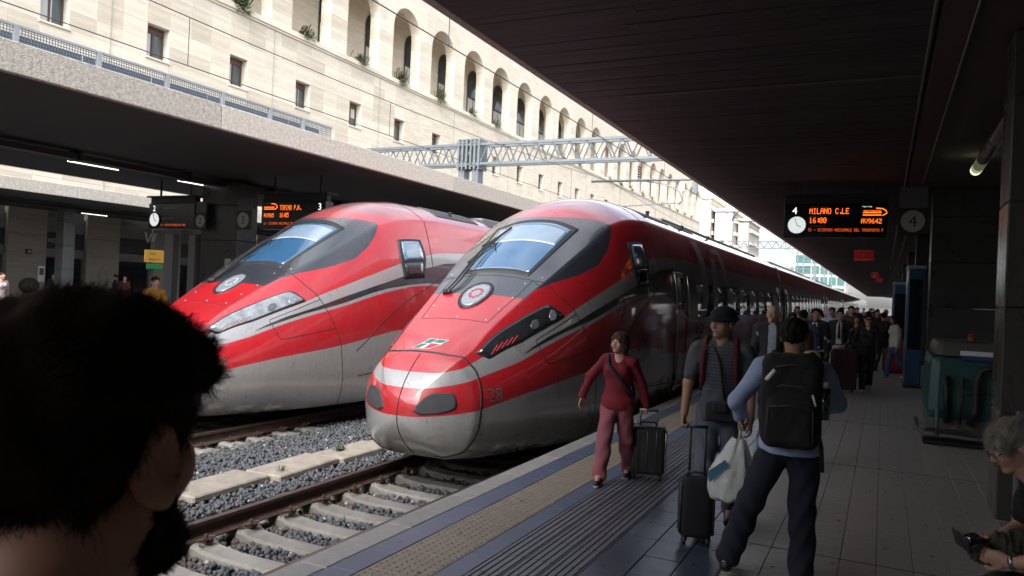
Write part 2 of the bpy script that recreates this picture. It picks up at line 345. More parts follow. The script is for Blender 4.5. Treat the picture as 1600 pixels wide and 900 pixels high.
# ================================================================== trains
Y0 = 7.52
def tab(pts):
    p=np.array(pts,float); return p[:,0],p[:,1]
def pch(x,pts):
    # monotone cubic (Fritsch-Carlson)
    X,Yv=tab(pts); h=np.diff(X); d=np.diff(Yv)/h
    m=np.zeros_like(X); m[0]=d[0]; m[-1]=d[-1]
    for i in range(1,len(X)-1):
        if d[i-1]*d[i]>0:
            w1=2*h[i]+h[i-1]; w2=h[i]+2*h[i-1]
            m[i]=(w1+w2)/(w1/d[i-1]+w2/d[i])
    x=np.clip(x,X[0],X[-1]); i=np.clip(np.searchsorted(X,x)-1,0,len(X)-2)
    t=(x-X[i])/h[i]
    return ((2*t**3-3*t**2+1)*Yv[i]+(t**3-2*t**2+t)*h[i]*m[i]+(-2*t**3+3*t**2)*Yv[i+1]+(t**3-t**2)*h[i]*m[i+1])
def tip(Y,y1,v0,v1,e=.5):
    s=np.clip((Y-Y0)/(y1-Y0),0,1); return v0+(v1-v0)*s**e
T_ZT=[(7.97,1.03),(8.2,1.14),(8.78,1.445),(9.29,1.755),(9.88,2.09),(10.6,2.55),(11.3,2.98),(12.0,3.33),(12.7,3.52),(13.6,3.61),(15,3.63),(99,3.63)]
T_XK=[(7.97,.52),(8.24,.57),(8.6,.60),(9.28,.70),(9.78,.80),(10.42,.91),(11.16,1.0),(11.9,1.06),(13,1.09),(14,1.1),(99,1.1)]
T_ZK=[(7.97,.97),(8.24,1.10),(8.6,1.34),(9.28,1.71),(9.78,1.97),(10.42,2.30),(11.16,2.64),(11.9,2.98),(13,3.17),(14,3.22),(99,3.22)]
T_W=[(7.97,.79),(8.3,.91),(9,1.12),(10,1.30),(11,1.40),(12,1.45),(13,1.46),(99,1.46)]
T_ZM=[(7.97,.42),(9,.55),(10.5,.8),(12.5,1.3),(99,1.3)]
T_ZB=[(7.97,-.21),(8.5,-.26),(9.5,-.28),(99,-.28)]
T_WB=[(7.97,.34),(9,.62),(10.5,1.1),(12.5,1.3),(99,1.3)]
def dims(Y):
    Y=np.asarray(Y,float); n=Y<7.97
    zt=np.where(n,tip(Y,7.97,.34,1.03),pch(Y,T_ZT))
    xk=np.where(n,tip(Y,7.97,0,.52),pch(Y,T_XK))
    zk=np.where(n,tip(Y,7.97,.34,.97),pch(Y,T_ZK))
    w=np.where(n,tip(Y,7.97,0,.79,.48),pch(Y,T_W))
    zm=np.where(n,tip(Y,7.97,.34,.42),pch(Y,T_ZM))
    zb=np.where(n,tip(Y,7.97,.34,-.21),pch(Y,T_ZB))
    wb=np.where(n,tip(Y,7.97,0,.34),pch(Y,T_WB))
    return zt,xk,zk,w,zm,zb,wb
def S(Y,t):
    """t 0..1: 0 top centre, .3 crease, .6 widest, .9 lower edge, 1 bottom centre -> (x,z)"""
    Y=np.asarray(Y,float);t=np.asarray(t,float)
    zt,xk,zk,w,zm,zb,wb=dims(Y)
    a=np.clip(t/.3,0,1); x1=xk*a; z1=zt-(zt-zk)*a**2.2
    b=np.clip((t-.3)/.3,0,1); z2=zk+(zm-zk)*b; q=2.0
    x2=w-(w-xk)*(1-b)**q
    c=np.clip((t-.6)/.3,0,1); th=c*np.pi/2
    x3=wb+(w-wb)*np.cos(th)**.8; z3=zm-(zm-zb)*np.sin(th)**.9
    e=np.clip((t-.9)/.1,0,1); x4=wb*(1-e); z4=zb+0*e
    x=np.where(t<=.3,x1,np.where(t<=.6,x2,np.where(t<=.9,x3,x4)))
    z=np.where(t<=.3,z1,np.where(t<=.6,z2,np.where(t<=.9,z3,z4)))
    return x,z
def P3(Y, t):
    """surface point in the train's own frame (t<0: far side)"""
    Y = np.asarray(Y, float); t = np.asarray(t, float); x, z = S(Y, np.abs(t)); return np.stack([np.sign(t)*x, Y+0*x, z], -1)
def N3(Y, t):
    e = 2e-3; Y = np.maximum(np.asarray(Y, float), Y0+.012); t = np.asarray(t, float)
    a = P3(Y+e, t)-P3(Y-e, t); b = P3(Y, t+e)-P3(Y, t-e); n = np.cross(b, a); n /= np.linalg.norm(n, axis=-1, keepdims=True)+1e-12
    p = P3(Y, t); ref = p-np.array([0, 0, 1.0]); ref[..., 1] = -.6*(Y < 12)
    s = np.sign((n*ref).sum(-1, keepdims=True)); s[s == 0] = 1
    return n*s
_tt = np.linspace(.3, .9, 400)
def t_of_z(Y, z):
    """t on the flank for a height z"""
    x, zz = S(np.full(400, Y), _tt); return float(np.interp(-z, -zz, _tt))
def resample(pts, step=.03):
    pts = np.array(pts, float); sc = np.array([1, 3.0]); d = np.r_[0, np.cumsum(np.linalg.norm(np.diff(pts*sc, axis=0), axis=1))]
    n = max(2, int(d[-1]/step)+1); s = np.linspace(0, d[-1], n)
    return np.stack([np.interp(s, d, pts[:, 0]), np.interp(s, d, pts[:, 1])], -1)
def patch(name, poly, off, m, parent, rings=7, rim=0.0, step=.05, smooth=True, label=None):
    """a panel that lies on the body: star-shaped outline in (Y,t), off metres proud"""
    b = resample(list(poly)+[poly[0]], step)[:-1]; c = b.mean(0); n = len(b); V = []; Fc = []
    V.append(P3(c[0], c[1])+N3(c[0], c[1])*off)
    for r in range(1, rings+1):
        f = r/rings; q = c+(b-c)*f; o = off+(rim if r >= rings-1 else 0)
        V += list(P3(q[:, 0], q[:, 1])+N3(q[:, 0], q[:, 1])*o)
    V += list(P3(b[:, 0], b[:, 1])-N3(b[:, 0], b[:, 1])*.01)
    for i in range(n): Fc.append((0, 1+i, 1+(i+1) % n))
    for r in range(rings):
        for i in range(n):
            a = 1+r*n+i; a2 = 1+r*n+(i+1) % n; Fc.append((a, a+n, a2+n, a2))
    return mk(name, V, Fc, m, parent, smooth, local=True, label=label)
def ribbon(name, path, width, off, m, parent, step=.04, mb=None):
    p = resample(path, step); Q = P3(p[:, 0], p[:, 1]); Nn = N3(p[:, 0], p[:, 1]); T = np.gradient(Q, axis=0); T /= np.linalg.norm(T, axis=1, keepdims=True)+1e-9
    Sd = np.cross(T, Nn); Sd /= np.linalg.norm(Sd, axis=1, keepdims=True)+1e-9; n = len(p)
    V = np.concatenate([Q-Sd*width/2-Nn*.004, Q-Sd*width/2+Nn*off, Q+Sd*width/2+Nn*off, Q+Sd*width/2-Nn*.004]); Fc = []
    for i in range(n-1):
        for k in range(3): Fc.append((k*n+i, (k+1)*n+i, (k+1)*n+i+1, k*n+i+1))
    if mb is not None: mb.add(V, Fc); return None
    return mk(name, V, Fc, m, parent, True, local=True)
# --- livery paint: bands whose height follows the car's length
CURV = {
 'G': [(7.52,.33),(7.643,.349),(8.014,.415),(8.542,.518),(9.202,.626),(10.594,.79),(11.5,.93),(12.166,1.01),(12.922,.985),(13.678,.92),(14.554,.80),(16,.73),(17.5,.70)],
 'SL': [(7.52,.63),(7.608,.646),(7.694,.672),(7.897,.728),(8.159,.80),(8.854,.978),(9.214,1.10),(9.79,1.262),(10.618,1.45),(11.302,1.62),(11.758,1.72),(12.478,1.83),(13.1,1.872),(13.5,1.865),(13.822,1.83),(14.53,1.70),(15.1,1.54),(15.454,1.463),(15.82,1.40),(16.3,1.365),(17.5,1.345)],
 'BL': [(7.52,3.9),(8.86,3.9),(8.878,1.040),(9.226,1.148),(9.802,1.318),(10.618,1.50),(11.326,1.69),(11.77,1.785),(12.49,1.876),(13.1,1.92),(13.6,1.915),(14.038,1.88),(14.758,1.736),(15.3,1.58),(15.7,1.479),(15.94,1.435),(16.6,1.40),(17.5,1.385)],
 'BU': [(7.52,0),(8.86,0),(8.88,1.044),(9.118,1.145),(9.466,1.27),(10.018,1.42),(10.63,1.604),(11.35,1.80),(12.154,2.0),(13.03,2.21),(13.834,2.345),(14.71,2.408),(15.3,2.40),(15.94,2.30),(16.6,2.24),(17.5,2.215)],
 'SU': [(7.52,.80),(7.735,.815),(7.796,.845),(8.087,.93),(8.248,1.0),(8.914,1.2),(9.358,1.345),(9.91,1.525),(10.174,1.628),(10.726,1.811),(11.458,2.042),(12.1,2.235),(13.102,2.46),(13.678,2.548),(14.866,2.617),(16,2.65),(17.5,2.62)],
 'W': [(7.52,3.99),(9.32,3.99),(9.335,1.74),(9.62,1.88),(9.95,1.985),(10.58,2.134),(11.11,2.306),(11.47,2.55),(11.7,2.78),(11.85,2.97),(11.9,3.05),(11.92,3.99),(17.5,3.99)]}
def paint_material():
    M = bpy.data.materials.new('train_livery'); M.use_nodes = True; t = M.node_tree; b = t.nodes['Principled BSDF']; N = t.nodes.new; L = t.links.new
    tcn = N('ShaderNodeTexCoord'); sp = N('ShaderNodeSeparateXYZ'); L(tcn.outputs['Object'], sp.inputs[0])
    u = N('ShaderNodeMapRange'); u.inputs['From Min'].default_value = 7.5; u.inputs['From Max'].default_value = 17.5; L(sp.outputs['Y'], u.inputs['Value'])
    zz = N('ShaderNodeMath'); zz.operation = 'DIVIDE'; zz.inputs[1].default_value = 4.0; L(sp.outputs['Z'], zz.inputs[0])
    def curve(k):
        c = N('ShaderNodeFloatCurve'); cm = c.mapping.curves[0]; pts = CURV[k]
        if k in ('G', 'SL', 'SU'):
            ys = np.linspace(7.52, 17.5, 40); pts = [(y, float(pch(y, CURV[k]))) for y in ys]
        q = [((y-7.5)/10, z/4) for y, z in pts]
        cm.points[0].location = (0, q[0][1]); cm.points[1].location = (1, q[-1][1])
        for a in q[:-1]: cm.points.new(*a)
        for p in cm.points: p.handle_type = 'VECTOR'
        c.mapping.update(); L(u.outputs['Result'], c.inputs['Value']); return c.outputs['Value']
    def cmp(a, bb, op='GREATER_THAN'):
        n = N('ShaderNodeMath'); n.operation = op
        for i, x in enumerate((a, bb)):
            if isinstance(x, (int, float)): n.inputs[i].default_value = x
            else: L(x, n.inputs[i])
        return n.outputs[0]
    mul = lambda a, c: cmp(a, c, 'MULTIPLY')
    Z = zz.outputs[0]; C = {k: curve(k) for k in CURV}
    grey = cmp(C['G'], Z); silver = mul(cmp(Z, C['SL']), cmp(C['SU'], Z)); black = mul(cmp(Z, C['BL']), cmp(C['BU'], Z))
    ax = N('ShaderNodeMath'); ax.operation = 'ABSOLUTE'; L(sp.outputs['X'], ax.inputs[0])
    x2 = mul(ax.outputs[0], ax.outputs[0]); lim = N('ShaderNodeMath'); lim.operation = 'MULTIPLY_ADD'; lim.inputs[1].default_value = .40; lim.inputs[2].default_value = 11.47; L(x2, lim.inputs[0])
    mask = mul(cmp(Z, C['W']), cmp(lim.outputs[0], sp.outputs['Y']))
    nz = N('ShaderNodeTexNoise'); nz.inputs['Scale'].default_value = 1.6; nz.inputs['Detail'].default_value = 8; nz.inputs['Roughness'].default_value = .7; L(tcn.outputs['Object'], nz.inputs['Vector'])
    ms = N('ShaderNodeMapping'); ms.inputs['Scale'].default_value = (9, 9, 1.3); L(tcn.outputs['Object'], ms.inputs['Vector'])
    st = N('ShaderNodeTexNoise'); st.inputs['Scale'].default_value = 2.0; st.inputs['Detail'].default_value = 6; L(ms.outputs['Vector'], st.inputs['Vector'])
    sp2 = N('ShaderNodeTexNoise'); sp2.inputs['Scale'].default_value = 70; sp2.inputs['Detail'].default_value = 3; L(tcn.outputs['Object'], sp2.inputs['Vector'])
    def mix(f, A, B):
        n = N('ShaderNodeMix'); n.data_type = 'RGBA'
        for s, v in (('A', A), ('B', B)):
            if isinstance(v, tuple): n.inputs[s].default_value = (*v, 1)
            else: L(v, n.inputs[s])
        if isinstance(f, (int, float)): n.inputs['Factor'].default_value = f
        else: L(f, n.inputs['Factor'])
        return n.outputs['Result']
    def rng(x, a, c, d, e):
        n = N('ShaderNodeMapRange'); n.inputs['From Min'].default_value = a; n.inputs['From Max'].default_value = c; n.inputs['To Min'].default_value = d; n.inputs['To Max'].default_value = e; L(x, n.inputs['Value']); return n.outputs['Result']
    col = mix(rng(nz.outputs['Fac'], .35, .7, 0, 1), (.38, .009, .015), (.31, .010, .017))
    col = mix(grey, col, (.32, .315, .31)); col = mix(silver, col, (.29, .29, .30)); col = mix(black, col, (.012, .013, .016)); col = mix(mask, col, (.022, .026, .034))
    # road dirt: streaks, dust on the upper side, brake dust specks low down
    nrm = N('ShaderNodeNewGeometry'); sn = N('ShaderNodeSeparateXYZ'); L(nrm.outputs['Normal'], sn.inputs[0])
    up = rng(sn.outputs['Z'], .35, .9, 0, 1); high = rng(sp.outputs['Z'], 2.8, 3.35, 0, 1)
    dust = mul(mul(up, high), rng(nz.outputs['Fac'], .3, .65, .45, .95)); col = mix(dust, col, (.17, .115, .125))
    col = mix(mul(rng(st.outputs['Fac'], .5, .75, 0, .22), rng(sp.outputs['Z'], .2, 3.2, 1, .4)), col, (.12, .10, .085))
    col = mix(mul(rng(sp2.outputs['Fac'], .58, .70, 0, .6), rng(sp.outputs['Z'], -.2, 2.2, 1, .1)), col, (.06, .05, .045))
    L(col, b.inputs['Base Color'])
    met = N('ShaderNodeMath'); met.operation = 'MULTIPLY'; met.inputs[1].default_value = .30; sg = N('ShaderNodeMath'); sg.operation = 'MAXIMUM'; L(grey, sg.inputs[0]); L(silver, sg.inputs[1])
    nb = cmp(1.0, black, 'SUBTRACT'); L(mul(sg.outputs[0], nb), met.inputs[0]); L(met.outputs[0], b.inputs['Metallic'])
    L(rng(nz.outputs['Fac'], .3, .7, .22, .42), b.inputs['Roughness'])
    b.inputs['Coat Weight'].default_value = 1.0; b.inputs['Coat Roughness'].default_value = .06; b.inputs['Coat IOR'].default_value = 1.6
    bp = N('ShaderNodeBump'); bp.inputs['Strength'].default_value = .02; bp.inputs['Distance'].default_value = .02
    big = N('ShaderNodeTexNoise'); big.inputs['Scale'].default_value = 2.2; big.inputs['Detail'].default_value = 1; L(tcn.outputs['Object'], big.inputs['Vector']); L(big.outputs['Fac'], bp.inputs['Height']); L(bp.outputs['Normal'], b.inputs['Normal'])
    return M
M_PAINT = paint_material()
M_RUB = mat('black_rubber', (.012, .012, .013), .55, var=.1)
M_SEAM = mat('panel_gap', (.015, .008, .008), .7, var=0)
M_BGLASS = mat('dark_glass', (.010, .014, .018), .05, var=0, spec=.7, coat=.5)
M_WSGLASS = mat('windscreen_glass', (.028, .085, .17), .06, var=.25, vscale=1.5, spec=.9, coat=1.0)  # blue sky reflection put into the glass base colour
M_HLGLASS = mat('headlight_glass', (.02, .022, .025), .06, var=.5, vscale=5, spec=.8, coat=.8)
M_STEEL = mat('bare_steel', (.45, .45, .46), .35, .8)
M_UNDER = mat('underframe_black', (.018, .017, .016), .8, var=.3)
M_TAIL = mat('tail_lamp_red', (.22, .015, .022), .3, var=0, emis=(1, .05, .10), estr=.15)
M_LENS = mat('lamp_lens', (.20, .21, .23), .15, .3, var=.3, vscale=30, coat=.8)
M_DECAL = mat('grey_lettering', (.26, .26, .27), .45, var=.06)
M_DECALD = mat('dark_lettering', (.10, .095, .09), .5, var=.06)
M_GRILLE = mat('grille_grey', (.030, .032, .037), .6, var=.2, bump=.6, bscale=160)
M_RIVET = mat('bolt_head', (.55, .50, .50), .35, .6, var=0)
def lin(a, b, n): return np.linspace(a, b, n)
def loft(ys, ts, name, parent, m, close_ends=()):
    YY, TT = np.meshgrid(ys, ts, indexing='ij'); V = P3(YY, TT).reshape(-1, 3); a, b = YY.shape
    i, j = np.meshgrid(np.arange(a-1), np.arange(b-1), indexing='ij'); k = (i*b+j).ravel(); Fc = np.stack([k, k+1, k+b+1, k+b], -1)
    return mk(name, V, Fc, m, parent, True, local=True)
def flank_quad(name, y0, y1, z0, z1, off, m, parent, ny=2, nz=6, both=False, sgn=1):
    V = []; Fc = []
    zs = np.linspace(z0, z1, nz)
    for y in np.linspace(y0, y1, ny):
        for z in zs:
            t = t_of_z(y, z); p = P3(y, t); V.append((sgn*(p[0]+off), y, p[2]))
    for y in np.linspace(y0, y1, ny):
        for z in zs:
            t = t_of_z(y, z); p = P3(y, t); V.append((sgn*(p[0]-.02), y, p[2]))
    h = ny*nz
    for i in range(ny-1):
        for j in range(nz-1): a = i*nz+j; Fc.append((a, a+nz, a+nz+1, a+1))
    edge = [i*nz for i in range(ny)]+[(ny-1)*nz+j for j in range(1, nz)]+[i*nz+nz-1 for i in range(ny-2, -1, -1)]+[j for j in range(nz-2, 0, -1)]
    for a, b in zip(edge, edge[1:]+edge[:1]): Fc.append((a, b, b+h, a+h))
    return mk(name, V, Fc, m, parent, True, local=True)
def flank_band(name, pts, w0, m, parent, w1=None, off=.007):
    """flat print on the flank: stroke whose centre follows (z, y)"""
    V = []; Fc = []; pz = np.array(pts); zs = np.linspace(pz[0, 0], pz[-1, 0], 16); nx = 5
    for i_, z in enumerate(zs):
        yc = float(np.interp(-z, -pz[:, 0], pz[:, 1])); w = w0+((w1 or w0)-w0)*i_/15
        for q in np.linspace(-w/2, w/2, nx):
            y = yc+q; t = t_of_z(y, z); V.append(tuple(P3(y, t)+N3(y, t)*off))
    for i_ in range(15):
        for j in range(nx-1): a = i_*nx+j; Fc.append((a, a+1, a+nx+1, a+nx))
    return mk(name, V, Fc, m, parent, True, local=True)
def flank_text(name, txt, y0, z0, size, m, parent, off=.004, sx=1.0, shear=0.0):
    V, Fc = text_mesh(txt, size, sx); W = []
    for u, v in V:
        z = z0+v; y = y0+u+v*shear; t = t_of_z(y, z); p = P3(y, t); n = N3(y, t); W.append(tuple(p+n*off))
    return mk(name, W, Fc, m, parent, local=True)
def wheel(parent, x, y, r=.44):
    b = MB(); b.tube((x-.06, y, -.45+r), (x+.07, y, -.45+r), r, n=28); b.tube((x+.07, y, -.45+r), (x+.10, y, -.45+r), r*.80, r*.74, n=28, m=1); b.tube((x+.08, y, -.45+r), (x+.16, y, -.45+r), .11, .09, n=14, m=1)
    V = np.array(b.V); return mk('wheel', V, b.F, [M_UNDER, mat('wheel_steel', (.10, .09, .085), .5, .5)], parent, True, b.M, local=True)
def coach_details(body, y0, y1, first=False):
    """windows, doors, gap covers on one vehicle (both sides)"""
    for sgn in (1, -1):
        ys = y0+(9.2 if first else 2.6)
        while ys+1.75 < y1-2.2:
            flank_quad('window', ys, ys+1.72, 1.46, 2.16, .006, M_BGLASS, body, sgn=sgn); ys += 1.82
        for yd in ([y1-1.55] if first else [y0+.55, y1-1.55]):
            d = flank_quad('door', yd, yd+.95, .02, 2.42, .008, M_PAINT, body, nz=14, sgn=sgn)
            flank_quad('window', yd+.25, yd+.70, 1.3, 2.1, .014, M_BGLASS, d, sgn=sgn)
            for yy in (yd-.08, yd+1.03):
                b = MB(); b.path([(sgn*(P3(yy, t_of_z(yy, z))[0]+.035), yy, z) for z in np.linspace(.55, 1.75, 6)], .013, n=6); mk('handrail', b.V, b.F, M_STEEL, d, True, local=True)
def build_train(Xc, dy, label):
    T = thing('high_speed_train', label, 'train', (Xc, dy, -.45)); 
    R = bpy.data.objects.new('nose_car', None)
    ys = Y0+np.concatenate([np.linspace(0, 1, 46)**2*.9, lin(.95, 8.5, 95), lin(9, 24.9, 24)])
    ts = np.r_[lin(-1, -.9, 3), lin(-.88, -.6, 18), lin(-.58, -.32, 16), lin(-.31, -.29, 3), lin(-.27, .27, 25), lin(.29, .31, 3), lin(.32, .58, 16), lin(.6, .88, 18), lin(.9, 1, 3)]
    body = loft(ys, ts, 'nose_car', T, M_PAINT); body.location = (0, 0, .45)
    bl = lambda *a, **k: patch(*a, **k)
    # coupling hatch joint + centre seam
    HJ = [(8.02, 0), (8.03, .194), (8.085, .327), (8.12, .382), (8.105, .434), (8.055, .6), (8.05, .67), (8.01, .737), (7.93, .802), (7.90, .9)]
    g = MB(); ribbon('x', [(y, -t) for y, t in HJ[::-1]]+HJ[1:], .026, .006, None, None, mb=g); mk('hatch_seal', g.V, g.F, M_RUB, body, True, local=True)
    b = MB()
    zc = np.linspace(1.03, -.18, 60); yc = np.array([Y0+.45*min(1, abs((z-.34)/(.69 if z > .34 else .55)))**2 for z in zc])
    b.path([(0, y-.002, z) for y, z in zip(yc, zc)], .006, n=5); mk('hatch_seam', b.V, b.F, M_SEAM, body, True, local=True)
    for s in (1, -1):
        G = [(7.548, .52), (7.565, .425), (7.61, .385), (7.66, .385), (7.80, .452), (7.812, .47), (7.81, .545), (7.79, .575), (7.68, .598), (7.57, .602)]
        bl('intake_grille', [(y, s*t) for y, t in G], .006, M_GRILLE, body, rim=.006)
        Lp = [(8.248, .317), (8.52, .322), (8.986, .335), (9.37, .345), (9.67, .355), (9.75, .372), (9.886, .412), (9.36, .405), (8.914, .400), (8.37, .378)]
        rim_ = bl('headlight', [(y, s*t) for y, t in Lp], .006, M_RUB, body, rim=.004)
        c = np.mean(Lp, 0); sh = lambda f: [(c[0]+(y-c[0])*f, s*(c[1]+(t-c[1])*(f-.10))) for y, t in Lp]
        bl('glass', sh(.95), .012, M_HLGLASS, rim_)
        ln = [(9.58, .385), (9.66, .372), (9.72, .380), (9.73, .396), (9.66, .404), (9.58, .400)]
        bl('lens', [(y, s*t) for y, t in ln], .016, M_LENS, rim_, step=.02)
        ln = [(9.20, .374), (9.28, .366), (9.36, .372), (9.36, .388), (9.28, .394), (9.20, .388)]
        bl('lens', [(y, s*t) for y, t in ln], .016, mat('lens_dim', (.12, .13, .14), .15, .4, vscale=30), rim_, step=.02)
        for k in range(5):
            y = 8.42+k*.088; t0 = .370+k*.0042
            ribbon('tail_lamp', [(y, s*t0), (y+.15, s*(t0-.010))], .013, .017, M_TAIL, rim_, step=.02)
        # flap panel, body joint, cab side window, diagonal joint
        g = MB()
        ribbon('x', [(10.15, s*.427), (9.166, s*.422), (9.255, s*.50), (9.30, s*.515), (9.40, s*.518), (10.38, s*.54)], .010, .003, None, None, mb=g)
        mk('flap_seam', g.V, g.F, M_SEAM, body, True, local=True)
        g = MB(); ribbon('x', [(9.80, s*.245), (9.80, s*.30), (9.95, s*.36), (10.114, s*.409), (10.30, s*.50), (10.52, s*.60), (10.62, s*.70), (10.66, s*.85)], .012, .003, None, None, mb=g)
        mk('nose_joint', g.V, g.F, M_SEAM, body, True, local=True)
        g = MB(); ribbon('x', [(14.6, s*t_of_z(14.6, 2.35)), (13.27, s*.504), (11.842, s*.582), (10.9, s*.632)], .016, .003, None, None, mb=g)
        mk('body_joint', g.V, g.F, M_SEAM, body, True, local=True)
        q = [(12.27, .357), (13.03, .362), (13.13, .414), (12.98, .484), (12.30, .486), (12.24, .42)]
        w = bl('cab_side_window', [(y, s*t) for y, t in q], .014, M_RUB, body, rings=4)
        cq = np.mean(q, 0); up = [(12.37, .366), (12.95, .369), (13.03, .412), (12.99, .428), (12.36, .428), (12.35, .40)]; lo = [(12.36, .436), (12.98, .436), (12.91, .474), (12.38, .476)]
        bl('pane', [(y, s*t) for y, t in up], .020, mat('cab_pane', (.10, .17, .24), .05, var=0, spec=.9, coat=1), w, rings=3)
        bl('pane', [(y, s*t) for y, t in lo], .020, M_BGLASS, w, rings=3)
        # crew door behind the cab
        d = flank_quad('door', 14.78, 15.72, .05, 2.36, .006, M_PAINT, body, ny=6, nz=24, sgn=s)
        for yy in (14.74, 15.78):
            b = MB(); b.path([(s*(P3(yy, t_of_z(yy, z))[0]+.04), yy, z) for z in np.linspace(.25, 2.3, 10)], .014, n=6); mk('handrail', b.V, b.F, M_STEEL, d, True, local=True)
        flank_quad('window', 15.0, 15.5, 1.62, 2.25, .012, M_BGLASS, d, sgn=s)
        flank_quad('step_well', 14.85, 15.0, .25, .75, .012, M_UNDER, d, sgn=s)
        # skirt joint line
        g = MB(); ribbon('x', [(11.0, s*t_of_z(11.0, .22)), (14, s*t_of_z(14, .25)), (32.3, s*t_of_z(20, .25))], .014, .003, None, None, mb=g, step=.3); mk('skirt_joint', g.V, g.F, M_SEAM, body, True, local=True)
        # giant figures and name in the livery (flat print on the flank)
        if s == 1:
            flank_band('livery_figure', [(3.14, 17.30), (2.9, 17.62), (2.7, 17.72), (2.2, 17.72), (1.9, 17.58), (1.62, 17.35)], .60, M_DECAL, body)
            flank_band('livery_figure', [(2.86, 19.12), (2.6, 19.02), (2.3, 18.95), (2.0, 18.85), (1.66, 18.70)], .52, M_DECAL, body)
            flank_band('livery_figure', [(3.12, 19.70), (3.05, 19.72), (2.99, 19.74)], .80, M_DECAL, body, w1=1.35)
            flank_band('livery_figure', [(2.98, 20.15), (2.8, 20.28), (2.6, 20.36), (2.25, 20.38)], .50, M_DECAL, body)
            for k, (ya, za, h) in enumerate([(17.0, 1.50, .10), (16.9, 1.38, .10), (16.75, 1.22, .09), (16.65, 1.08, .10), (16.5, .92, .10), (16.35, .80, .06), (18.6, 1.50, .10), (18.5, 1.38, .09)]):
                flank_quad('livery_dash', ya, ya+.62, za, za+h, .010, M_DECAL, body, sgn=1, nz=3)
            flank_text('livery_lettering', 'FRECCIAROSSA', 20.9, 1.62, .78, M_DECAL, body, off=.012, sx=1.25, shear=.2)
            flank_text('livery_lettering', 'FRECCIAROSSA', 20.9, 1.50, .10, M_DECAL, body, off=.012, sx=9.7, shear=.2)
    # hood panel, bolts, centre lamp, emblem, number
    g = MB(); ribbon('x', [(9.80, -.236), (9.38, -.25), (8.74, -.243), (8.775, -.12), (8.78, 0), (8.775, .12), (8.74, .243), (9.38, .25), (9.80, .236)], .009, .002, None, None, mb=g); mk('hood_seam', g.V, g.F, M_SEAM, body, True, local=True)
    g = MB(); ribbon('x', [(9.70, -.30), (9.79, -.24), (9.82, -.1), (9.83, 0), (9.82, .1), (9.79, .24), (9.70, .30)], .014, .003, None, None, mb=g); mk('hood_edge', g.V, g.F, M_RUB, body, True, local=True)
    for yb, tb in [(8.80, .215), (8.80, -.215), (8.83, 0), (9.05, .228), (9.05, -.228), (9.33, .236), (9.70, .215), (9.70, -.215), (9.90, .268), (9.90, -.268)]:
        n = N3(yb, tb); p = P3(yb, tb); b = MB(); b.tube(p-n*.002, p+n*.006, .013, .010, n=8); mk('bolt', b.V, b.F, M_RIVET, body, True, local=True)
    C8 = [(9.31+.31*math.cos(a), .094*math.sin(a)) for a in np.linspace(0, 2*PI, 24, endpoint=False)]
    lamp = bl('centre_lamp', C8, .010, M_RUB, body, rim=.006, step=.03)
    bl('glass', [(9.31+(y-9.31)*.84, t*.80) for y, t in C8], .018, mat('centre_glass', (.16, .18, .21), .12, var=.3, vscale=20, coat=.8), lamp, step=.03)
    for k in range(11):
        a = 2*PI*k/11; yy = 9.33+.10*math.cos(a); tt = .034*math.sin(a); n = N3(yy, tt); p = P3(yy, tt); b = MB(); b.tube(p+n*.016, p+n*.022, .025, n=8); mk('led', b.V, b.F, M_TAIL, lamp, True, local=True)
    # emblem: a slanted lozenge split green / white / red in a white edge
    def hood(xx, yy, off): 
        t = .3*xx/float(dims(yy)[1]); t = max(-.3, min(.3, t)); return P3(yy, t)+N3(yy, t)*off
    def emb(name, poly, off, m, par): return mk(name, [hood(x, y, off) for x, y in poly], [tuple(range(len(poly)))], m, par, local=True)
    wh = mat('emblem_white', (.42, .42, .42), .35, var=0); E1 = emb('emblem', [(-.21, 8.085), (.06, 8.085), (.15, 8.20), (.20, 8.315), (-.08, 8.315), (-.14, 8.20)], .004, wh, body)
    emb('green_field', [(-.19, 8.095), (-.11, 8.095), (-.04, 8.19), (-.125, 8.19)], .006, mat('emblem_green', (.01, .13, .10), .35, var=0), E1)
    emb('green_field', [(-.11, 8.215), (-.02, 8.215), (.03, 8.30), (-.07, 8.30)], .006, mat('emblem_green', (.01, .13, .10), .35, var=0), E1)
    emb('green_field', [(.02, 8.235), (.145, 8.235), (.18, 8.30), (.06, 8.30)], .006, mat('emblem_green', (.01, .13, .10), .35, var=0), E1)
    emb('red_field', [(-.03, 8.095), (.05, 8.095), (.13, 8.205), (.00, 8.205), (-.01, 8.14)], .006, mat('emblem_red', (.5, .02, .03), .35, var=0), E1)
    flank_text('fleet_number', '28', 8.17, .50, .24, M_DECALD, body, sx=.95)
    # windscreen
    ws = bl('windscreen', [(9.86, -.195), (10.6, -.205), (11.30, -.212), (11.36, -.1), (11.37, 0), (11.36, .1), (11.30, .212), (10.6, .205), (9.86, .195), (9.90, .1), (9.905, 0), (9.90, -.1)], .004, M_RUB, body, rings=12)
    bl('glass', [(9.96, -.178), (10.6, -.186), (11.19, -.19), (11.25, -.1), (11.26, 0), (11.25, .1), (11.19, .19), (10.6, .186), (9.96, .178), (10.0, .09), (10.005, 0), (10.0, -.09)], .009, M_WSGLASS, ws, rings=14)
    bl('sun_blind', [(10.72, -.176), (11.12, -.18), (11.17, -.09), (11.18, 0), (11.17, .09), (11.12, .18), (10.72, .176), (10.74, 0)], .011, mat('blind_behind_glass', (.15, .21, .28), .08, var=.1, spec=.8, coat=1), ws, rings=10)  # blind colour carries the same painted sky blue as the glass
    ribbon('blind_edge', [(10.715, -.176), (10.735, 0), (10.715, .176)], .03, .013, mat('blind_bar', (.42, .43, .44), .2, var=0, coat=1), ws)
    # wipers
    wp = MB()
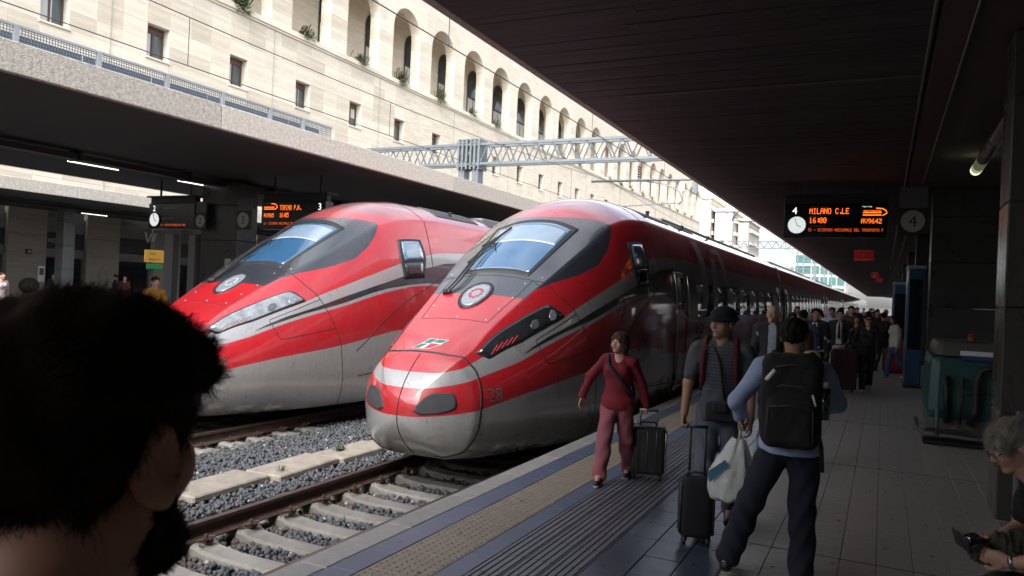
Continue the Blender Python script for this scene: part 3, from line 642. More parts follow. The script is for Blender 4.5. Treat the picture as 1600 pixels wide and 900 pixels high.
    for off in (0, .06):
        pts = [hood(-.50+off, 9.37, .03), hood(-.45+off, 9.6, .07), hood(-.47+off, 9.9, .085), hood(-.49+off, 10.35, .08), hood(-.44+off, 10.75, .06)]
        wp.path(pts, .014, n=6); wp.path([hood(-.50+off, 9.33, .0), hood(-.50+off, 9.37, .05)], .035, n=8)
    wp.path([hood(-.60, 10.15, .03), hood(-.50, 10.6, .05), hood(-.36, 11.1, .03)], .016, n=6); wp.path([hood(-.62, 10.62, .03), hood(-.46, 10.7, .06), hood(-.30, 10.45, .04)], .012, n=6)
    mk('wiper', wp.V, wp.F, M_RUB, body, True, local=True)
    # roof: grilles, horns, ribs
    for y0r in (14.2, 16.6):
        bl('roof_grille', [(y0r, .10), (y0r+1.9, .10), (y0r+1.9, .24), (y0r, .24)], .012, M_GRILLE, body)
    for y0r, tt in ((15.0, .2), (17.6, .22), (20.5, .22)):
        n = N3(y0r, tt); p = P3(y0r, tt); b = MB(); b.tube(p, p+np.array([0, 0, .07]), .035, .035, n=10); b.tube(p+np.array([0, 0, .07]), p+np.array([0, 0, .10]), .05, .035, n=10); mk('roof_horn', b.V, b.F, M_RUB, body, True, local=True)
    b = MB(); b.cbox(-.5, .5, 17, 31.0, 3.50, 3.64, .03); mk('roof_equipment', b.V, b.F, mat('roof_grey', (.16, .16, .17), .6, .2), body, local=True)
    g = MB(); ribbon('x', [(13.35, -.3), (13.35, .45)], .02, .004, None, None, mb=g); mk('cab_joint', g.V, g.F, M_SEAM, body, True, local=True)
    coach_details(body, Y0, 32.4, True)
    # underframe, bogies
    b = MB(); b.box(-.95, .95, 11.4, 32.2, -.27, -.02); mk('underframe', b.V, b.F, M_UNDER, body, local=True)
    for yb in (11.6, 14.4, 26.5, 29.3):
        for x in (.70, -.80): wheel(body, x, yb)
    # following coaches
    base = None
    for k in range(7):
        o = 33.1+k*25.4
        if k == 0:
            c = loft(lin(20, 44.7, 30), ts, 'coach', T, M_PAINT); c.location = (0, 13.1, .45)
            e = MB(); x, z = S(np.full(40, 20.0), np.linspace(0, 1, 40)); ring = [(a, 20.0, bb) for a, bb in zip(x, z)]+[(-a, 20.0, bb) for a, bb in zip(x[::-1], z[::-1])]
            e.add(ring, [tuple(range(len(ring)))]); mk('end_wall', e.V, e.F, M_UNDER, c, local=True); e = MB(); e.add([(a, 44.7, c2) for a, _, c2 in ring], [tuple(range(len(ring)))]); mk('end_wall', e.V, e.F, M_UNDER, c, local=True)
            coach_details(c, 20, 44.7)
            b = MB(); b.box(-1.0, 1.0, 19.3, 20, .1, 3.3); mk('gangway', b.V, b.F, M_RUB, c, local=True)
            b = MB(); b.box(-1.15, 1.15, 20.3, 44.4, -.30, -.02); mk('underframe', b.V, b.F, M_UNDER, c, local=True)
            b = MB(); b.cbox(-.5, .5, 22, 42, 3.50, 3.64, .03); mk('roof_equipment', b.V, b.F, mat('roof_grey', (.16, .16, .17), .6, .2), c, local=True)
            for yb in (21.8, 24.6, 40, 42.8):
                for x in (.70, -.80): wheel(c, x, yb)
            base = c; kids = list(c.children)
        else:
            c = base.copy(); COL.objects.link(c); c.parent = T; c.location = (0, 13.1+k*25.4, .45)
            if k < 4:
                for ch in kids:
                    d = ch.copy(); COL.objects.link(d); d.parent = c
                    for g2 in ch.children: e = g2.copy(); COL.objects.link(e); e.parent = d
    e = MB(); x, z = S(np.full(40, 32.42), np.linspace(0, 1, 40)); ring = [(a, 32.42, bb) for a, bb in zip(x, z)]+[(-a, 32.42, bb) for a, bb in zip(x[::-1], z[::-1])]; e.add(ring, [tuple(range(len(ring)))]); mk('end_wall', e.V, e.F, M_UNDER, body, local=True)
    return T
tr = build_train(-5.06, 0, 'red and silver high speed train standing against the tactile-edged platform, windscreen wipers up')
def copy_tree(o, parent=None):
    c = o.copy(); COL.objects.link(c); c.parent = parent
    for ch in o.children: copy_tree(ch, c)
    return c
tr2 = copy_tree(tr); tr2.location = (-9.67, .05, -.45); tr2['label'] = 'red and silver high speed train on the farther track beside the platform 3 canopy'
# ================================================================== canopies
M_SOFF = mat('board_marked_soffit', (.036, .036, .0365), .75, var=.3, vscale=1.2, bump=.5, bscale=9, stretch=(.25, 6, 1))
M_SOFF2 = mat('beam_brown', (.06, .052, .042), .8, var=.2, vscale=2)
M_MOSAIC = mat('mosaic_fascia', (.43, .395, .345), .8, var=.40, vscale=16, bump=.8, bscale=55)
M_FELT = mat('roof_felt', (.09, .09, .09), .9, var=.2)
M_BLACKM = mat('black_metal', (.018, .018, .02), .5, var=.2)
M_GREYM = mat('grey_painted_metal', (.30, .32, .34), .5, .2, var=.12)
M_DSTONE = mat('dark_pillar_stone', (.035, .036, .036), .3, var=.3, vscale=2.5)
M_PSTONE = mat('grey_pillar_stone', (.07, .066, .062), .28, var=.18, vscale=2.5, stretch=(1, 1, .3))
M_TUBE = mat('lit_tube', (.9, .9, .8), .4, var=0, emis=(1.0, .96, .80), estr=1.2)
M_TUBEDIM = mat('dusty_diffuser', (.20, .19, .15), .3, var=.2, spec=.5)
def canopy(x0, x1, label, y0=-31, y1=225):
    T = thing('platform_canopy', label, 'canopy', ((x0+x1)/2, 0, 4.5))
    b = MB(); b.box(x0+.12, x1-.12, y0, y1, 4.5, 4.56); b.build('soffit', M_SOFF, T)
    b = MB(); b.box(x0+.14, x1-.14, y0, y1, 4.56, 4.90); b.build('roof_slab', M_FELT, T)
    for xa, xb in ((x0, x0+.12), (x1-.12, x1)):
        y = y0
        while y < y1:
            l = 8.2; b = MB(); b.cbox(xa, xb, y+.006, min(y+l, y1)-.006, 4.495, 4.93, .012); b.build('fascia', M_MOSAIC, T); y += l
    return T
can_r = canopy(-3.96, 5.9, 'dark board-marked canopy over the tiled platform with the crowd')
can_l = canopy(-20.6, -10.73, 'island platform canopy with pale mosaic fascia and mesh guard on top')
can_f = canopy(-33.95, -26.5, 'low canopy along the building beyond the island platform', y1=160)
# downstand bands and joints in the right soffit
for k in range(18):
    y = 6.1+k*3.62; b = MB(); b.box(-3.2, .33, y, y+.10, 4.484, 4.489); b.build('soffit_strip', mat('soffit_strip', (.10, .095, .09), .8, var=.2), can_r)
b = MB(); b.box(.36, 2.9, -16, 225, 4.40, 4.497); b.build('centre_beam', M_SOFF2, can_r)
b = MB(); b.tube((.31, -16, 4.46), (.31, 60, 4.46), .02, n=8); b.tube((.62, -16, 4.385), (.62, 60, 4.385), .012, n=6); b.build('conduit', mat('conduit_grey', (.13, .12, .11), .5, .3), can_r, True)
def soffit_boards(x0, x1, par):
    bs = [MB(), MB(), MB()]; y = 2.0
    while y < 60:
        w = random.uniform(.13, .17); xa = x0
        while xa < x1: L_ = min(random.uniform(1.4, 3.6), x1-xa); bs[random.choice((0, 0, 1, 2))].box(xa+.004, xa+L_-.004, y+.003, y+w-.003, 4.4945-random.uniform(0, .005), 4.4995); xa += L_
        y += w
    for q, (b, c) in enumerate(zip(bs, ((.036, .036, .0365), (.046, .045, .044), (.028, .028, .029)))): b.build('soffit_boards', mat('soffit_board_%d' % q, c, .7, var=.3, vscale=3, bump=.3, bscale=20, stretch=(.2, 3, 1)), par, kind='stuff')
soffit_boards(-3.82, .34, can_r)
# cable trays under the island canopy
b = MB(); b.box(-16.35, -16.05, -16, 120, 4.30, 4.42); b.tube((-16.6, -16, 4.36), (-16.6, 120, 4.36), .03, n=6)
for k in range(30): b.box(-16.4, -16.0, k*3-10, k*3-9.95, 4.28, 4.5)
b.build('cable_tray', M_BLACKM, can_l)
b = MB(); b.box(-29.6, -29.3, -16, 120, 4.3, 4.42); b.build('cable_tray', M_BLACKM, can_f)
# mesh guard on the island canopy roof edge
def mesh_mat():
    M = bpy.data.materials.new('wire_mesh'); M.use_nodes = True; t = M.node_tree; bs = t.nodes['Principled BSDF']; bs.inputs['Base Color'].default_value = (.16, .19, .23, 1); bs.inputs['Metallic'].default_value = .4; bs.inputs['Roughness'].default_value = .5
    return M
M_MESH = mesh_mat()
ysp = [5.2, 6.5, 7.75, 9.0, 10.2, 11.4, 12.35, 13.3]
for a, c in zip(ysp[:-1], ysp[1:]):
    G = thing('mesh_guard', 'grey wire mesh guard panel standing on the island canopy edge', 'guard panel', (-10.95, a, 4.93), 0, 'mesh guard panels on the canopy')
    b = MB(); b.box(-10.98, -10.92, a-.035, a+.035, 4.93, 5.22); b.build('post', M_GREYM, G)
    b = MB(); b.box(-10.97, -10.93, a+.04, c-.04, 5.19, 5.225); b.build('top_rail', M_GREYM, G)
    b = MB(); n = int((c-a)/.045)
    for k in range(n):
        y = a+.04+(c-a-.08)*k/n; b.box(-10.954, -10.946, y, y+.008, 4.94, 5.19)
    for k in range(6): b.box(-10.957, -10.943, a+.04, c-.04, 4.95+k*.042, 4.958+k*.042)
    b.build('wire_grid', M_MESH, G)
    b = MB(); b.box(-11.32, -10.99, a+.02, c-.02, 4.94, 4.955); b.box(-11.34, -11.32, a+.02, c-.02, 4.94, 5.20); b.build('gutter_tray', mat('slate_tray', (.07, .085, .11), .5, .3), G)
# fluorescent battens
def batten(x, y0, y1, z, label, lit=M_TUBE, group=None):
    T = thing('fluorescent_lamp', label, 'lamp', (x, y0, z), 0, group)
    b = MB(); b.cbox(x-.07, x+.07, y0-.04, y1+.04, z+.02, z+.09, .01); b.build('housing', M_BLACKM, T)
    b = MB(); b.tube((x, y0, z), (x, y1, z), .015, n=10); b.build('tube', lit, T, True)
    b = MB(); b.box(x-.01, x+.01, y0+.2, y0+.22, z+.09, 4.5); b.box(x-.01, x+.01, y1-.22, y1-.2, z+.09, 4.5); b.build('hanger', M_BLACKM, T)
    return T
batten(-16.95, 11.35, 12.65, 4.36, 'lit fluorescent tube under the island canopy', group='tubes under the island canopy'); batten(-16.95, 14.4, 15.7, 4.36, 'lit fluorescent tube under the island canopy', group='tubes under the island canopy')
batten(-30.6, 21.2, 22.4, 4.30, 'lit fluorescent tube under the low canopy along the building')
# round diffuser lamp on the right: only its far end glows
T = thing('tubular_lamp', 'fat tubular lamp under the dark canopy, glowing only at one end', 'lamp', (1.25, 11.2, 4.16))
b = MB(); b.tube((1.28, 10.6, 4.17), (1.28, 13.6, 4.17), .085, n=20); b.build('diffuser', M_TUBEDIM, T, True)
b = MB(); b.tube((1.28, 13.6, 4.17), (1.28, 14.2, 4.17), .085, n=20); b.build('faint_section', mat('faint_diffuser', (.4, .4, .3), .4, var=.2, emis=(.7, .75, .45), estr=.05), T, True)
b = MB(); b.tube((1.28, 14.2, 4.17), (1.28, 14.5, 4.17), .085, n=20); b.build('dim_section', mat('dim_diffuser', (.5, .5, .35), .4, var=.2, emis=(.75, .8, .48), estr=.22), T, True)
b = MB(); b.tube((1.28, 14.5, 4.17), (1.28, 14.68, 4.17), .086, .08, n=20); b.tube((1.28, 14.68, 4.17), (1.28, 14.72, 4.17), .08, .05, n=20); b.build('glowing_end', mat('glowing_diffuser', (.6, .6, .4), .4, var=0, emis=(.80, .86, .50), estr=1.1), T, True)
b = MB()
for y in (11, 14): b.box(1.27, 1.29, y, y+.03, 4.25, 4.42)
b.build('hanger', M_BLACKM, T)
# pillars
def pillar(x0, x1, y0, y1, m, label, group=None, plinth=True):
    T = thing('station_pillar', label, 'pillar', ((x0+x1)/2, (y0+y1)/2, 0), 0, group)
    zs = [0, .95, 1.9, 2.85, 3.8, 4.39]
    for i in range(5):
        b = MB(); b.cbox(x0, x1, y0, y1, zs[i]+.002, zs[i+1]-.002, .012); b.build('stone_block', m, T)
    return T
pillar(.97, 2.6, 8.1, 8.7, M_PSTONE, 'grey stone pillar beside the seated grey-haired man')
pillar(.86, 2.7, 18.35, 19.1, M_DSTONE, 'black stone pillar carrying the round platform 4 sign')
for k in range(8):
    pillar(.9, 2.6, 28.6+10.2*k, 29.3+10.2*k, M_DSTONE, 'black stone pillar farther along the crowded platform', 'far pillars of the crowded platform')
for k in range(2): pillar(.97, 2.6, -2.1-10.2*k, -1.5-10.2*k, M_PSTONE, 'grey stone pillar of the near platform toward the concourse', 'pillars toward the concourse')
pillar(-16.9, -15.55, 15.2, 15.9, M_DSTONE, 'black stone pillar between the round 2 and 3 signs')
for k in range(6): pillar(-16.6, -15.2, 25.6+10.2*k, 26.2+10.2*k, M_DSTONE, 'black stone pillar of the island platform beyond the signs', 'far pillars of the island platform')
pillar(-16.6, -15.2, 5.2, 5.9, M_DSTONE, 'black stone pillar of the island platform nearest the concourse')
for k in range(4): pillar(-30.4, -29.9, 12+8*k, 12.5+8*k, mat('mid_grey_stone', (.11, .11, .11), .5), 'slim grey post under the low canopy by the building', 'slim posts under the low canopy')
# far side of the platform (track 5): dark coaches added to block side light under the canopy
T = thing('light_block_coach', 'dark grey coach added behind the pillars to block side light', 'coach', (7.4, 0, -.45))
for y0 in (-15.5, 10.6):
    b = MB(); b.ext([(5.95, -.1), (5.95, 2.6), (6.1, 3.2), (6.6, 3.6), (8.2, 3.6), (8.7, 3.2), (8.85, 2.6), (8.85, -.1)], y0, y0+25.4); b.build('body', mat('coach_dark_grey', (.06, .065, .075), .4, var=.1), T)
    for k in range(11):
        b = MB(); b.box(5.935, 5.95, y0+1.2+2.15*k, y0+2.7+2.15*k, 1.2, 2.1); b.build('window', M_BGLASS, T)
canopy(6.5, 17, 'unseen dark canopy set close to cut light over the added coach')  # unseen canopy, moved in to narrow the sky gap over the coach
# ================================================================== station building on the far side
def travertine(name, col):
    M = mat(name, col, .75, var=.20, vscale=1.8, bump=.12, bscale=14, stretch=(1, .35, 3.2)); return M
M_TRAV = travertine('travertine', (.68, .61, .50)); M_TRAV2 = travertine('travertine_dark', (.60, .525, .42)); M_TRAVG = travertine('travertine_reveal', (.60, .55, .47))
M_WOOD = mat('brown_window_wood', (.10, .055, .035), .5, var=.2); M_PANE = mat('window_pane', (.05, .065, .075), .06, var=0, spec=.8); M_CURT = mat('curtain_white', (.55, .55, .53), .8, var=.15, vscale=3, stretch=(1, 8, .4)); M_DARKF = mat('dark_window_frame', (.025, .025, .028), .5, var=.1)
XB = -34.0; BP = 5.44; W0 = 21.18; CW = 1.36; RH = .86; ZW = 12.88
BLD = thing('station_building', 'long travertine building with small square windows below a tall open arcade', 'building', (XB, 60, 0))
def slab_field():
    cells = []
    for r in range(-9, 5):
        for c in range(-26, 100):
            y = W0+CW*c; z = ZW+RH*r
            if y > 155: continue
            if c % 4 == 0 and r in (0, 1) and c >= -4: continue
            cells.append((y, z))
    cells.sort(key=lambda q: (q[0] < 17.5, abs(q[0]-22)+.3*abs(q[1]-14)))
    base = None; rest = [MB(), MB()]
    for k, (y, z) in enumerate(cells):
        v = random.random()
        if k < 300:
            if base is None:
                b = MB(); b.cbox(-.45, 0, .003, CW-.003, .003, RH-.003, .004); base = [mk('stone_slab', b.V, b.F, M_TRAV, BLD, local=True)]; base[0].location = (0, y-60, z); b2 = MB(); b2.cbox(-.45, 0, .003, CW-.003, .003, RH-.003, .004)
            else:
                o = inst(base[0], (random.uniform(-.003, .004), y-60, z), BLD)
                if v < .33: o.material_slots[0].link = 'OBJECT'; o.material_slots[0].material = M_TRAV2
        else: rest[1 if v < .33 else 0].box(XB-.45, XB+random.uniform(-.003, .004), y+.003, y+CW-.003, z+.003, z+RH-.003)
    rest[0].build('stone_slab_field', M_TRAV, BLD, kind='stuff'); rest[1].build('stone_slab_field', M_TRAV2, BLD, kind='stuff')
slab_field()
b = MB(); b.box(XB-3.6, XB-.55, -16, 155.5, 0, 17.2); b.build('core_wall', M_TRAV2, BLD)
# ledge under the arcade
for k in range(22):
    y = -16+8.16*k
    if y > 150: break
    b = MB(); b.cbox(XB-.45, XB+.16, y+.003, y+8.157, 17.18, 17.50, .015); b.box(XB-.4, XB+.08, y+.003, y+8.157, 17.05, 17.18); b.build('ledge', M_TRAV, BLD)
# small windows
def small_window(y):
    w = thing('x', None, None) if False else None
    b = MB(); x0 = XB-.5
    fr = MB(); fr.box(x0, x0+.07, y+.02, y+.10, ZW+.02, ZW+2*RH-.02); fr.box(x0, x0+.07, y+CW-.10, y+CW-.02, ZW+.02, ZW+2*RH-.02); fr.box(x0, x0+.07, y+.10, y+CW-.10, ZW+.02, ZW+.12); fr.box(x0, x0+.09, y+.10, y+CW-.10, ZW+2*RH-.38, ZW+2*RH-.02); fr.box(x0, x0+.07, y+CW/2-.05, y+CW/2+.05, ZW+.12, ZW+2*RH-.38)
    o = fr.build('window', M_WOOD, BLD)
    for ya, yb in ((y+.10, y+CW/2-.05), (y+CW/2+.05, y+CW-.10)):
        p = MB(); p.box(x0+.02, x0+.03, ya, yb, ZW+.12, ZW+2*RH-.38); mk('pane', p.V, p.F, M_PANE, o)
    cf = random.choice((.25, .42, .42, .6, .88)); cz = random.choice((.13, .13, .13, .7)); c = MB(); c.box(x0+.032, x0+.034, y+.12, y+CW*cf, ZW+cz, ZW+1.33); mk('curtain', c.V, c.F, M_CURT, o)
    s = MB(); s.cbox(XB-.5, XB+.07, y-.06, y+CW+.06, ZW-.09, ZW+.015, .01); mk('sill', s.V, s.F, M_TRAV, o)
    j = MB(); j.box(XB-.5, XB-.004, y+.002, y+.02, ZW+.015, ZW+2*RH-.002); j.box(XB-.5, XB-.004, y+CW-.02, y+CW-.002, ZW+.015, ZW+2*RH-.002); j.box(XB-.5, XB-.004, y+.02, y+CW-.02, ZW+2*RH-.02, ZW+2*RH-.002); mk('reveal', j.V, j.F, M_TRAVG, o)
for k in range(-1, 25): small_window(W0+BP*k)
# arcade: piers of stacked blocks, arch blocks, gallery behind
AW = 3.66; AO = -.58; ZS = 21.43; TH = .85
pb = None; nblk = 0
for k in range(-7, 25):
    ya = W0+BP*k+AO; yp0 = ya+AW; yp1 = ya+BP
    for r in range(5):
        z0 = 17.5+r*(ZS-17.5)/5; z1 = 17.5+(r+1)*(ZS-17.5)/5
        if pb is None:
            q = MB(); q.cbox(-TH, 0, .003, yp1-yp0-.003, .003, z1-z0-.003, .005); pb = mk('pier_block', q.V, q.F, M_TRAV, BLD, local=True); pb.location = (0, yp0-60, z0)
        else:
            o = inst(pb, (random.uniform(-.003, .003), yp0-60, z0), BLD)
            if random.random() < .2: o.material_slots[0].link = 'OBJECT'; o.material_slots[0].material = M_TRAV2
    # arch block: rectangle from pier centre to pier centre above the springing, arch cut out
    yc = ya+AW/2; rr = AW/2; top = 24.1; n = 16; V = []; Fc = []
    arc = [(yc-rr*math.cos(PI*i/n), ZS+rr*math.sin(PI*i/n)) for i in range(n+1)]
    outp = []
    for i in range(n+1):
        y, z = arc[i]; f = i/n
        if f < .25: outp.append((yc-BP/2+.003, ZS+(top-ZS)*f/.25))
        elif f > .75: outp.append((yc+BP/2-.003, ZS+(top-ZS)*(1-f)/.25))
        else: outp.append((yc-BP/2+.003+(BP-.006)*(f-.25)/.5, top))
    for x in (XB, XB-TH):
        V += [(x, y, z) for y, z in arc]+[(x, y, z) for y, z in outp]
    m1 = n+1; hh = 2*m1
    for i in range(n):
        Fc.append((i, i+1, m1+i+1, m1+i)); Fc.append((hh+i+1, hh+i, hh+m1+i, hh+m1+i+1)); Fc.append((i+1, i, hh+i, hh+i+1)); Fc.append((m1+i, m1+i+1, hh+m1+i+1, hh+m1+i))
    Fc += [(0, m1, hh+m1, hh), (n, hh+n, hh+m1+n, m1+n)]
    mk('arch_block', V, Fc, M_TRAV, BLD)
    # arched gallery window
    if k >= 1:
        x0 = XB-3.2; rw = 1.15; zz = 22.1; q = MB(); pts = [(yc-rw, 17.6)]+[(yc-rw*math.cos(PI*i/10), zz+rw*math.sin(PI*i/10)) for i in range(11)]+[(yc+rw, 17.6)]
        w = mk('arched_window', [(x0+.05, y, z) for y, z in pts], [tuple(range(len(pts)))], M_DARKF, BLD)
        for ya2, yb2, za2, zb2 in ((yc-rw+.12, yc-.06, 18.4, 20.4), (yc+.06, yc+rw-.12, 18.4, 20.4), (yc-rw+.15, yc-.06, 20.6, 22.2), (yc+.06, yc+rw-.15, 20.6, 22.2)):
            mk('pane', [(x0+.07, ya2, za2), (x0+.07, yb2, za2), (x0+.07, yb2, zb2), (x0+.07, ya2, zb2)], [(0, 1, 2, 3)], M_CURT if za2 < 19 else M_PANE, w)
b = MB(); b.box(XB-3.6, XB-3.2, -16, 155.5, 17.2, 27); b.box(XB-3.2, XB-TH-.01, -16, 155.5, 24.1, 24.4); b.box(XB-3.2, XB-.46, -16, 155.5, 17.2, 17.45); b.build('gallery_wall', M_TRAV, BLD)
b = MB()
for r in range(3):
    for c in range(-26, 99): b.box(XB-.45, XB, W0+CW*c+.003, W0+CW*(c+1)-.003, 24.103+RH*r, 24.10+RH*(r+1)-.003)
b.build('stone_slab_field', M_TRAV, BLD, kind='stuff')
b = MB(); b.box(XB-.45, XB+.35, -16, 155.5, 26.69, 27.1); b.build('cornice', M_TRAV, BLD)
b = MB(); b.box(XB-16, XB-.5, 155.2, 155.6, 0, 27); b.build('end_wall', M_TRAV2, BLD)
# rain pipes / lightning wires on the wall
for k in range(0, 24, 2):
    y = W0+BP*k+CW*2.5; b = MB(); b.tube((XB+.03, y, 5), (XB+.03, y, 17.05), .02, n=6); b.build('wall_pipe', mat('pipe_grey', (.35, .33, .30), .6), BLD)
# ground floor: travertine pilasters, dark shop openings
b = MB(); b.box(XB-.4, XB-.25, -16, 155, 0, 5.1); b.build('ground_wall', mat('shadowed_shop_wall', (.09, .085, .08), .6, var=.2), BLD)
M_TRAVL = travertine('travertine_shaded', (.30, .265, .215))  # shade under the low canopy put into the pilaster colour
for k in range(-6, 14):
    y = 20.22+3.66*k
    for r in range(6):
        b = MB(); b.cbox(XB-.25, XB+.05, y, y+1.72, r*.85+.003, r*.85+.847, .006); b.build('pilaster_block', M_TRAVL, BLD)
    b = MB(); b.box(XB-.24, XB-.10, y+1.76, y+3.62, 3.58, 4.25); b.build('shop_panel', mat('shop_panel_grey', (.16, .155, .15), .6), BLD)
    b = MB(); b.box(XB-.24, XB-.12, y+1.76, y+3.62, 2.88, 3.56); b.build('shop_sign_board', M_BLACKM, BLD)
    b = MB(); b.box(XB-.24, XB-.10, y+1.76, y+3.62, 2.45, 2.82); b.build('shop_panel', mat('shop_panel_grey', (.16, .155, .15), .6), BLD)
    b = MB(); b.box(XB-.24, XB-.14, y+1.9, y+2.65, .05, 2.4); b.box(XB-.24, XB-.14, y+2.7, y+3.5, .05, 2.4); b.build('shop_door', M_BGLASS, BLD)
def wall_text(name, txt, x, y, z, size, m, parent=None, sx=1.0, face='+x'):
    V, Fc = text_mesh(txt, size, sx)
    if face == '+x': W = [(x, y+u, z+v) for u, v in V]
    else: W = [(x+u, y, z+v) for u, v in V]
    return mk(name, W, Fc, m, parent)
M_WHITE = mat('white_paint', (.75, .75, .73), .5, var=.05)
wall_text('shop_lettering', 'workEat', XB-.11, 22.08, 3.10, .40, mat('dim_lettering', (.30, .31, .33), .5, var=0), BLD, sx=.85)
# slanted white W emblem on the wall
W_ = thing('wall_emblem', 'slanted white W emblem on the dark wall near the yellow sign', 'emblem', (XB+.06, 27.0, 3.4))
for q in ([(26.98, 3.97), (27.08, 3.97), (27.20, 3.47), (27.12, 3.47)], [(27.14, 3.47), (27.24, 3.47), (27.44, 3.97), (27.34, 3.97)], [(27.36, 3.47), (27.52, 3.47), (27.72, 3.97), (27.54, 3.97)]):
    mk('stroke', [(XB+.07, y, z) for y, z in q]+[(XB+.05, y, z) for y, z in q], [(0, 1, 2, 3), (0, 4, 5, 1), (1, 5, 6, 2), (2, 6, 7, 3), (3, 7, 4, 0)], M_WHITE, W_)
T = thing('wall_notice', 'small white notice on the travertine wall', 'notice', (XB+.1, 20.9, 1.6)); b = MB(); b.box(XB+.05, XB+.07, 21.6, 21.9, 1.3, 2.0); b.build('sheet', M_WHITE, T); b = MB(); b.box(XB+.07, XB+.074, 21.65, 21.85, 1.6, 1.9); b.build('print', M_DECALD, T)
T = thing('alarm_box', 'small black box fixed to the travertine wall', 'box', (XB+.1, 21.0, 2.6)); b = MB(); b.cbox(XB+.05, XB+.15, 21.0, 21.22, 2.5, 2.72, .01); b.build('case', M_BLACKM, T); b = MB(); b.box(XB+.15, XB+.155, 21.05, 21.17, 2.56, 2.66); b.build('label_plate', M_GREYM, T)
# signs by the far platform posts: yellow over green
T = thing('direction_sign', 'yellow direction sign over a small green sign on a grey post', 'sign', (-26.9, 21.2, 0))
b = MB(); b.box(-27.0, -26.9, 21.75, 21.85, 0, 3.2); b.build('post', M_BLACKM, T)
ye = mat('sign_yellow', (.36, .19, .02), .5, var=.05); b = MB(); b.cbox(-26.9, -26.86, 21.40, 22.32, 2.33, 2.84, .008); yb_ = b.build('yellow_panel', ye, T)
b = MB(); b.cbox(-26.9, -26.86, 21.5, 22.26, 2.06, 2.28, .008); b.build('green_panel', mat('sign_green', (.01, .12, .04), .5, var=.05), T)
for z, tx in ((2.65, 'Uscita'), (2.42, 'Binari 1-4')):
    V, Fc = text_mesh(tx, .15); mk('sign_lettering', [(-26.852, 21.6+u*.85, z+v) for u, v in V], Fc, M_BLACKM, yb_)
# ------------------------------------------------------------------ plants in the arcade
M_LEAF = [mat('ivy_green', (.075, .10, .035), .6, var=.35, vscale=8), mat('dry_green', (.12, .12, .05), .7, var=.35, vscale=8)]
def planter(y, n, h, label, group, spread=.7, hang=.5):
    V = []; Fc = []
    for k in range(n):
        a = random.uniform(0, 2*PI); o = random.gauss(0, spread*.45); L_ = h*random.uniform(.5, 1.1); dz = L_*random.uniform(-hang, 1); dx = random.uniform(.08, .5); w = .05
        p0 = (random.uniform(-.25, .05), o, .02); p1 = (p0[0]+dx, o+random.gauss(0, .16), dz*.75+.06); p2 = (p1[0]+dx*.3, p1[1]+random.gauss(0, .1), dz*.9)
        n0 = len(V); s = (0, w, .015)
        for p, f in ((p0, .5), (p1, 1), (p2, .1)): V += [(p[0], p[1]-w*f, p[2]-.02*f), (p[0], p[1]+w*f, p[2]+.02*f)]
        Fc += [(n0, n0+1, n0+3, n0+2), (n0+2, n0+3, n0+5, n0+4)]
    T = thing('arcade_plant', label, 'plant', (XB+.02, y, 17.5), 0, group)
    mk('foliage', V, Fc, M_LEAF[random.random() < .4], T, local=True); b = MB(); b.cbox(-.35, -.12, -.4, .4, 0, .16, .02); mk('trough', b.V, b.F, M_TRAV2, T, local=True)
for k in range(1, 24):
    yc = W0+BP*k+AO+AW/2
    if k in (9, 10, 13): continue
    big = k in (1, 2, 5, 6)
    lab = {1: 'spiky plant on the arcade ledge in the first arch seen whole', 2: 'broad spiky plant filling the arch sill beside the light mast wires', 3: 'small plant hanging over the ledge edge'}.get(k, 'green plant tuft growing on the arcade ledge')
    planter(yc+random.uniform(-.9, .3), 150 if big else 85, 1.25 if big else .85, lab, None if k in (1, 2, 3) else 'plant tufts on the arcade ledge')
# ------------------------------------------------------------------ overhead line equipment
M_GALV = mat('galvanised_steel', (.15, .17, .185), .5, .5, var=.15); M_WIRE = mat('dark_wire', (.05, .05, .055), .6, var=0); M_INS = mat('brown_insulator', (.05, .03, .025), .3, var=0)
def truss(name, label, y, x0, x1, z0, z1, dep, n, posts):
    T = thing(name, label, 'gantry', ((x0+x1)/2, y, 0))
    for yy in (y, y+dep):
        for z in (z0, z1):
            b = MB(); b.box(x0, x1, yy-.05, yy+.05, z-.05, z+.05); b.build('chord', M_GALV, T)
    for yy in (y, y+dep):
        for i in range(n):
            xa = x0+(x1-x0)*i/n; xm = x0+(x1-x0)*(i+.5)/n; xb = x0+(x1-x0)*(i+1)/n
            b = MB(); b.tube((xa, yy, z0), (xm, yy, z1), .03, n=5); b.build('brace', M_GALV, T); b = MB(); b.tube((xm, yy, z1), (xb, yy, z0), .03, n=5); b.build('brace', M_GALV, T)
    for xp in posts:
        b = MB(); b.box(xp-.14, xp+.14, y+.03, y+dep-.03, -.5, z1+.15)
        b.box(xp-.22, xp+.22, y-.08, y+dep+.08, z0-.12, z0-.06); b.box(xp-.22, xp+.22, y-.08, y+dep+.08, z1+.06, z1+.12); b.build('post', M_GALV, T)
    return T
tr1 = truss('line_gantry', 'grey lattice gantry across the tracks with twin posts through the island canopy', 27.6, -21.5, -3.0, 6.98, 7.78, .5, 26, (-15.95, -15.3))
b = MB()
for k in range(6):
    x = -16.1+k*.19; b.box(x, x+.08, 27.5, 28.2, 6.75, 8.0)
b.build('clamp_stack', M_GALV, tr1)
truss('line_gantry', 'far lattice gantry between the apartment blocks and the canopy edge', 120, -34, -6, 9.9, 10.9, .6, 24, (-33, -22.7))
truss('line_gantry', 'farthest lattice gantry low over the end of the trains', 175, -40, 2, 8.4, 9.3, .6, 22, (-30, -18))
def wire(pts, r, label, name='overhead_wire'):
    b = MB(); b.path(pts, r, n=5); o = b.build(name, M_WIRE, None, True); return setp(o, label, 'wire')
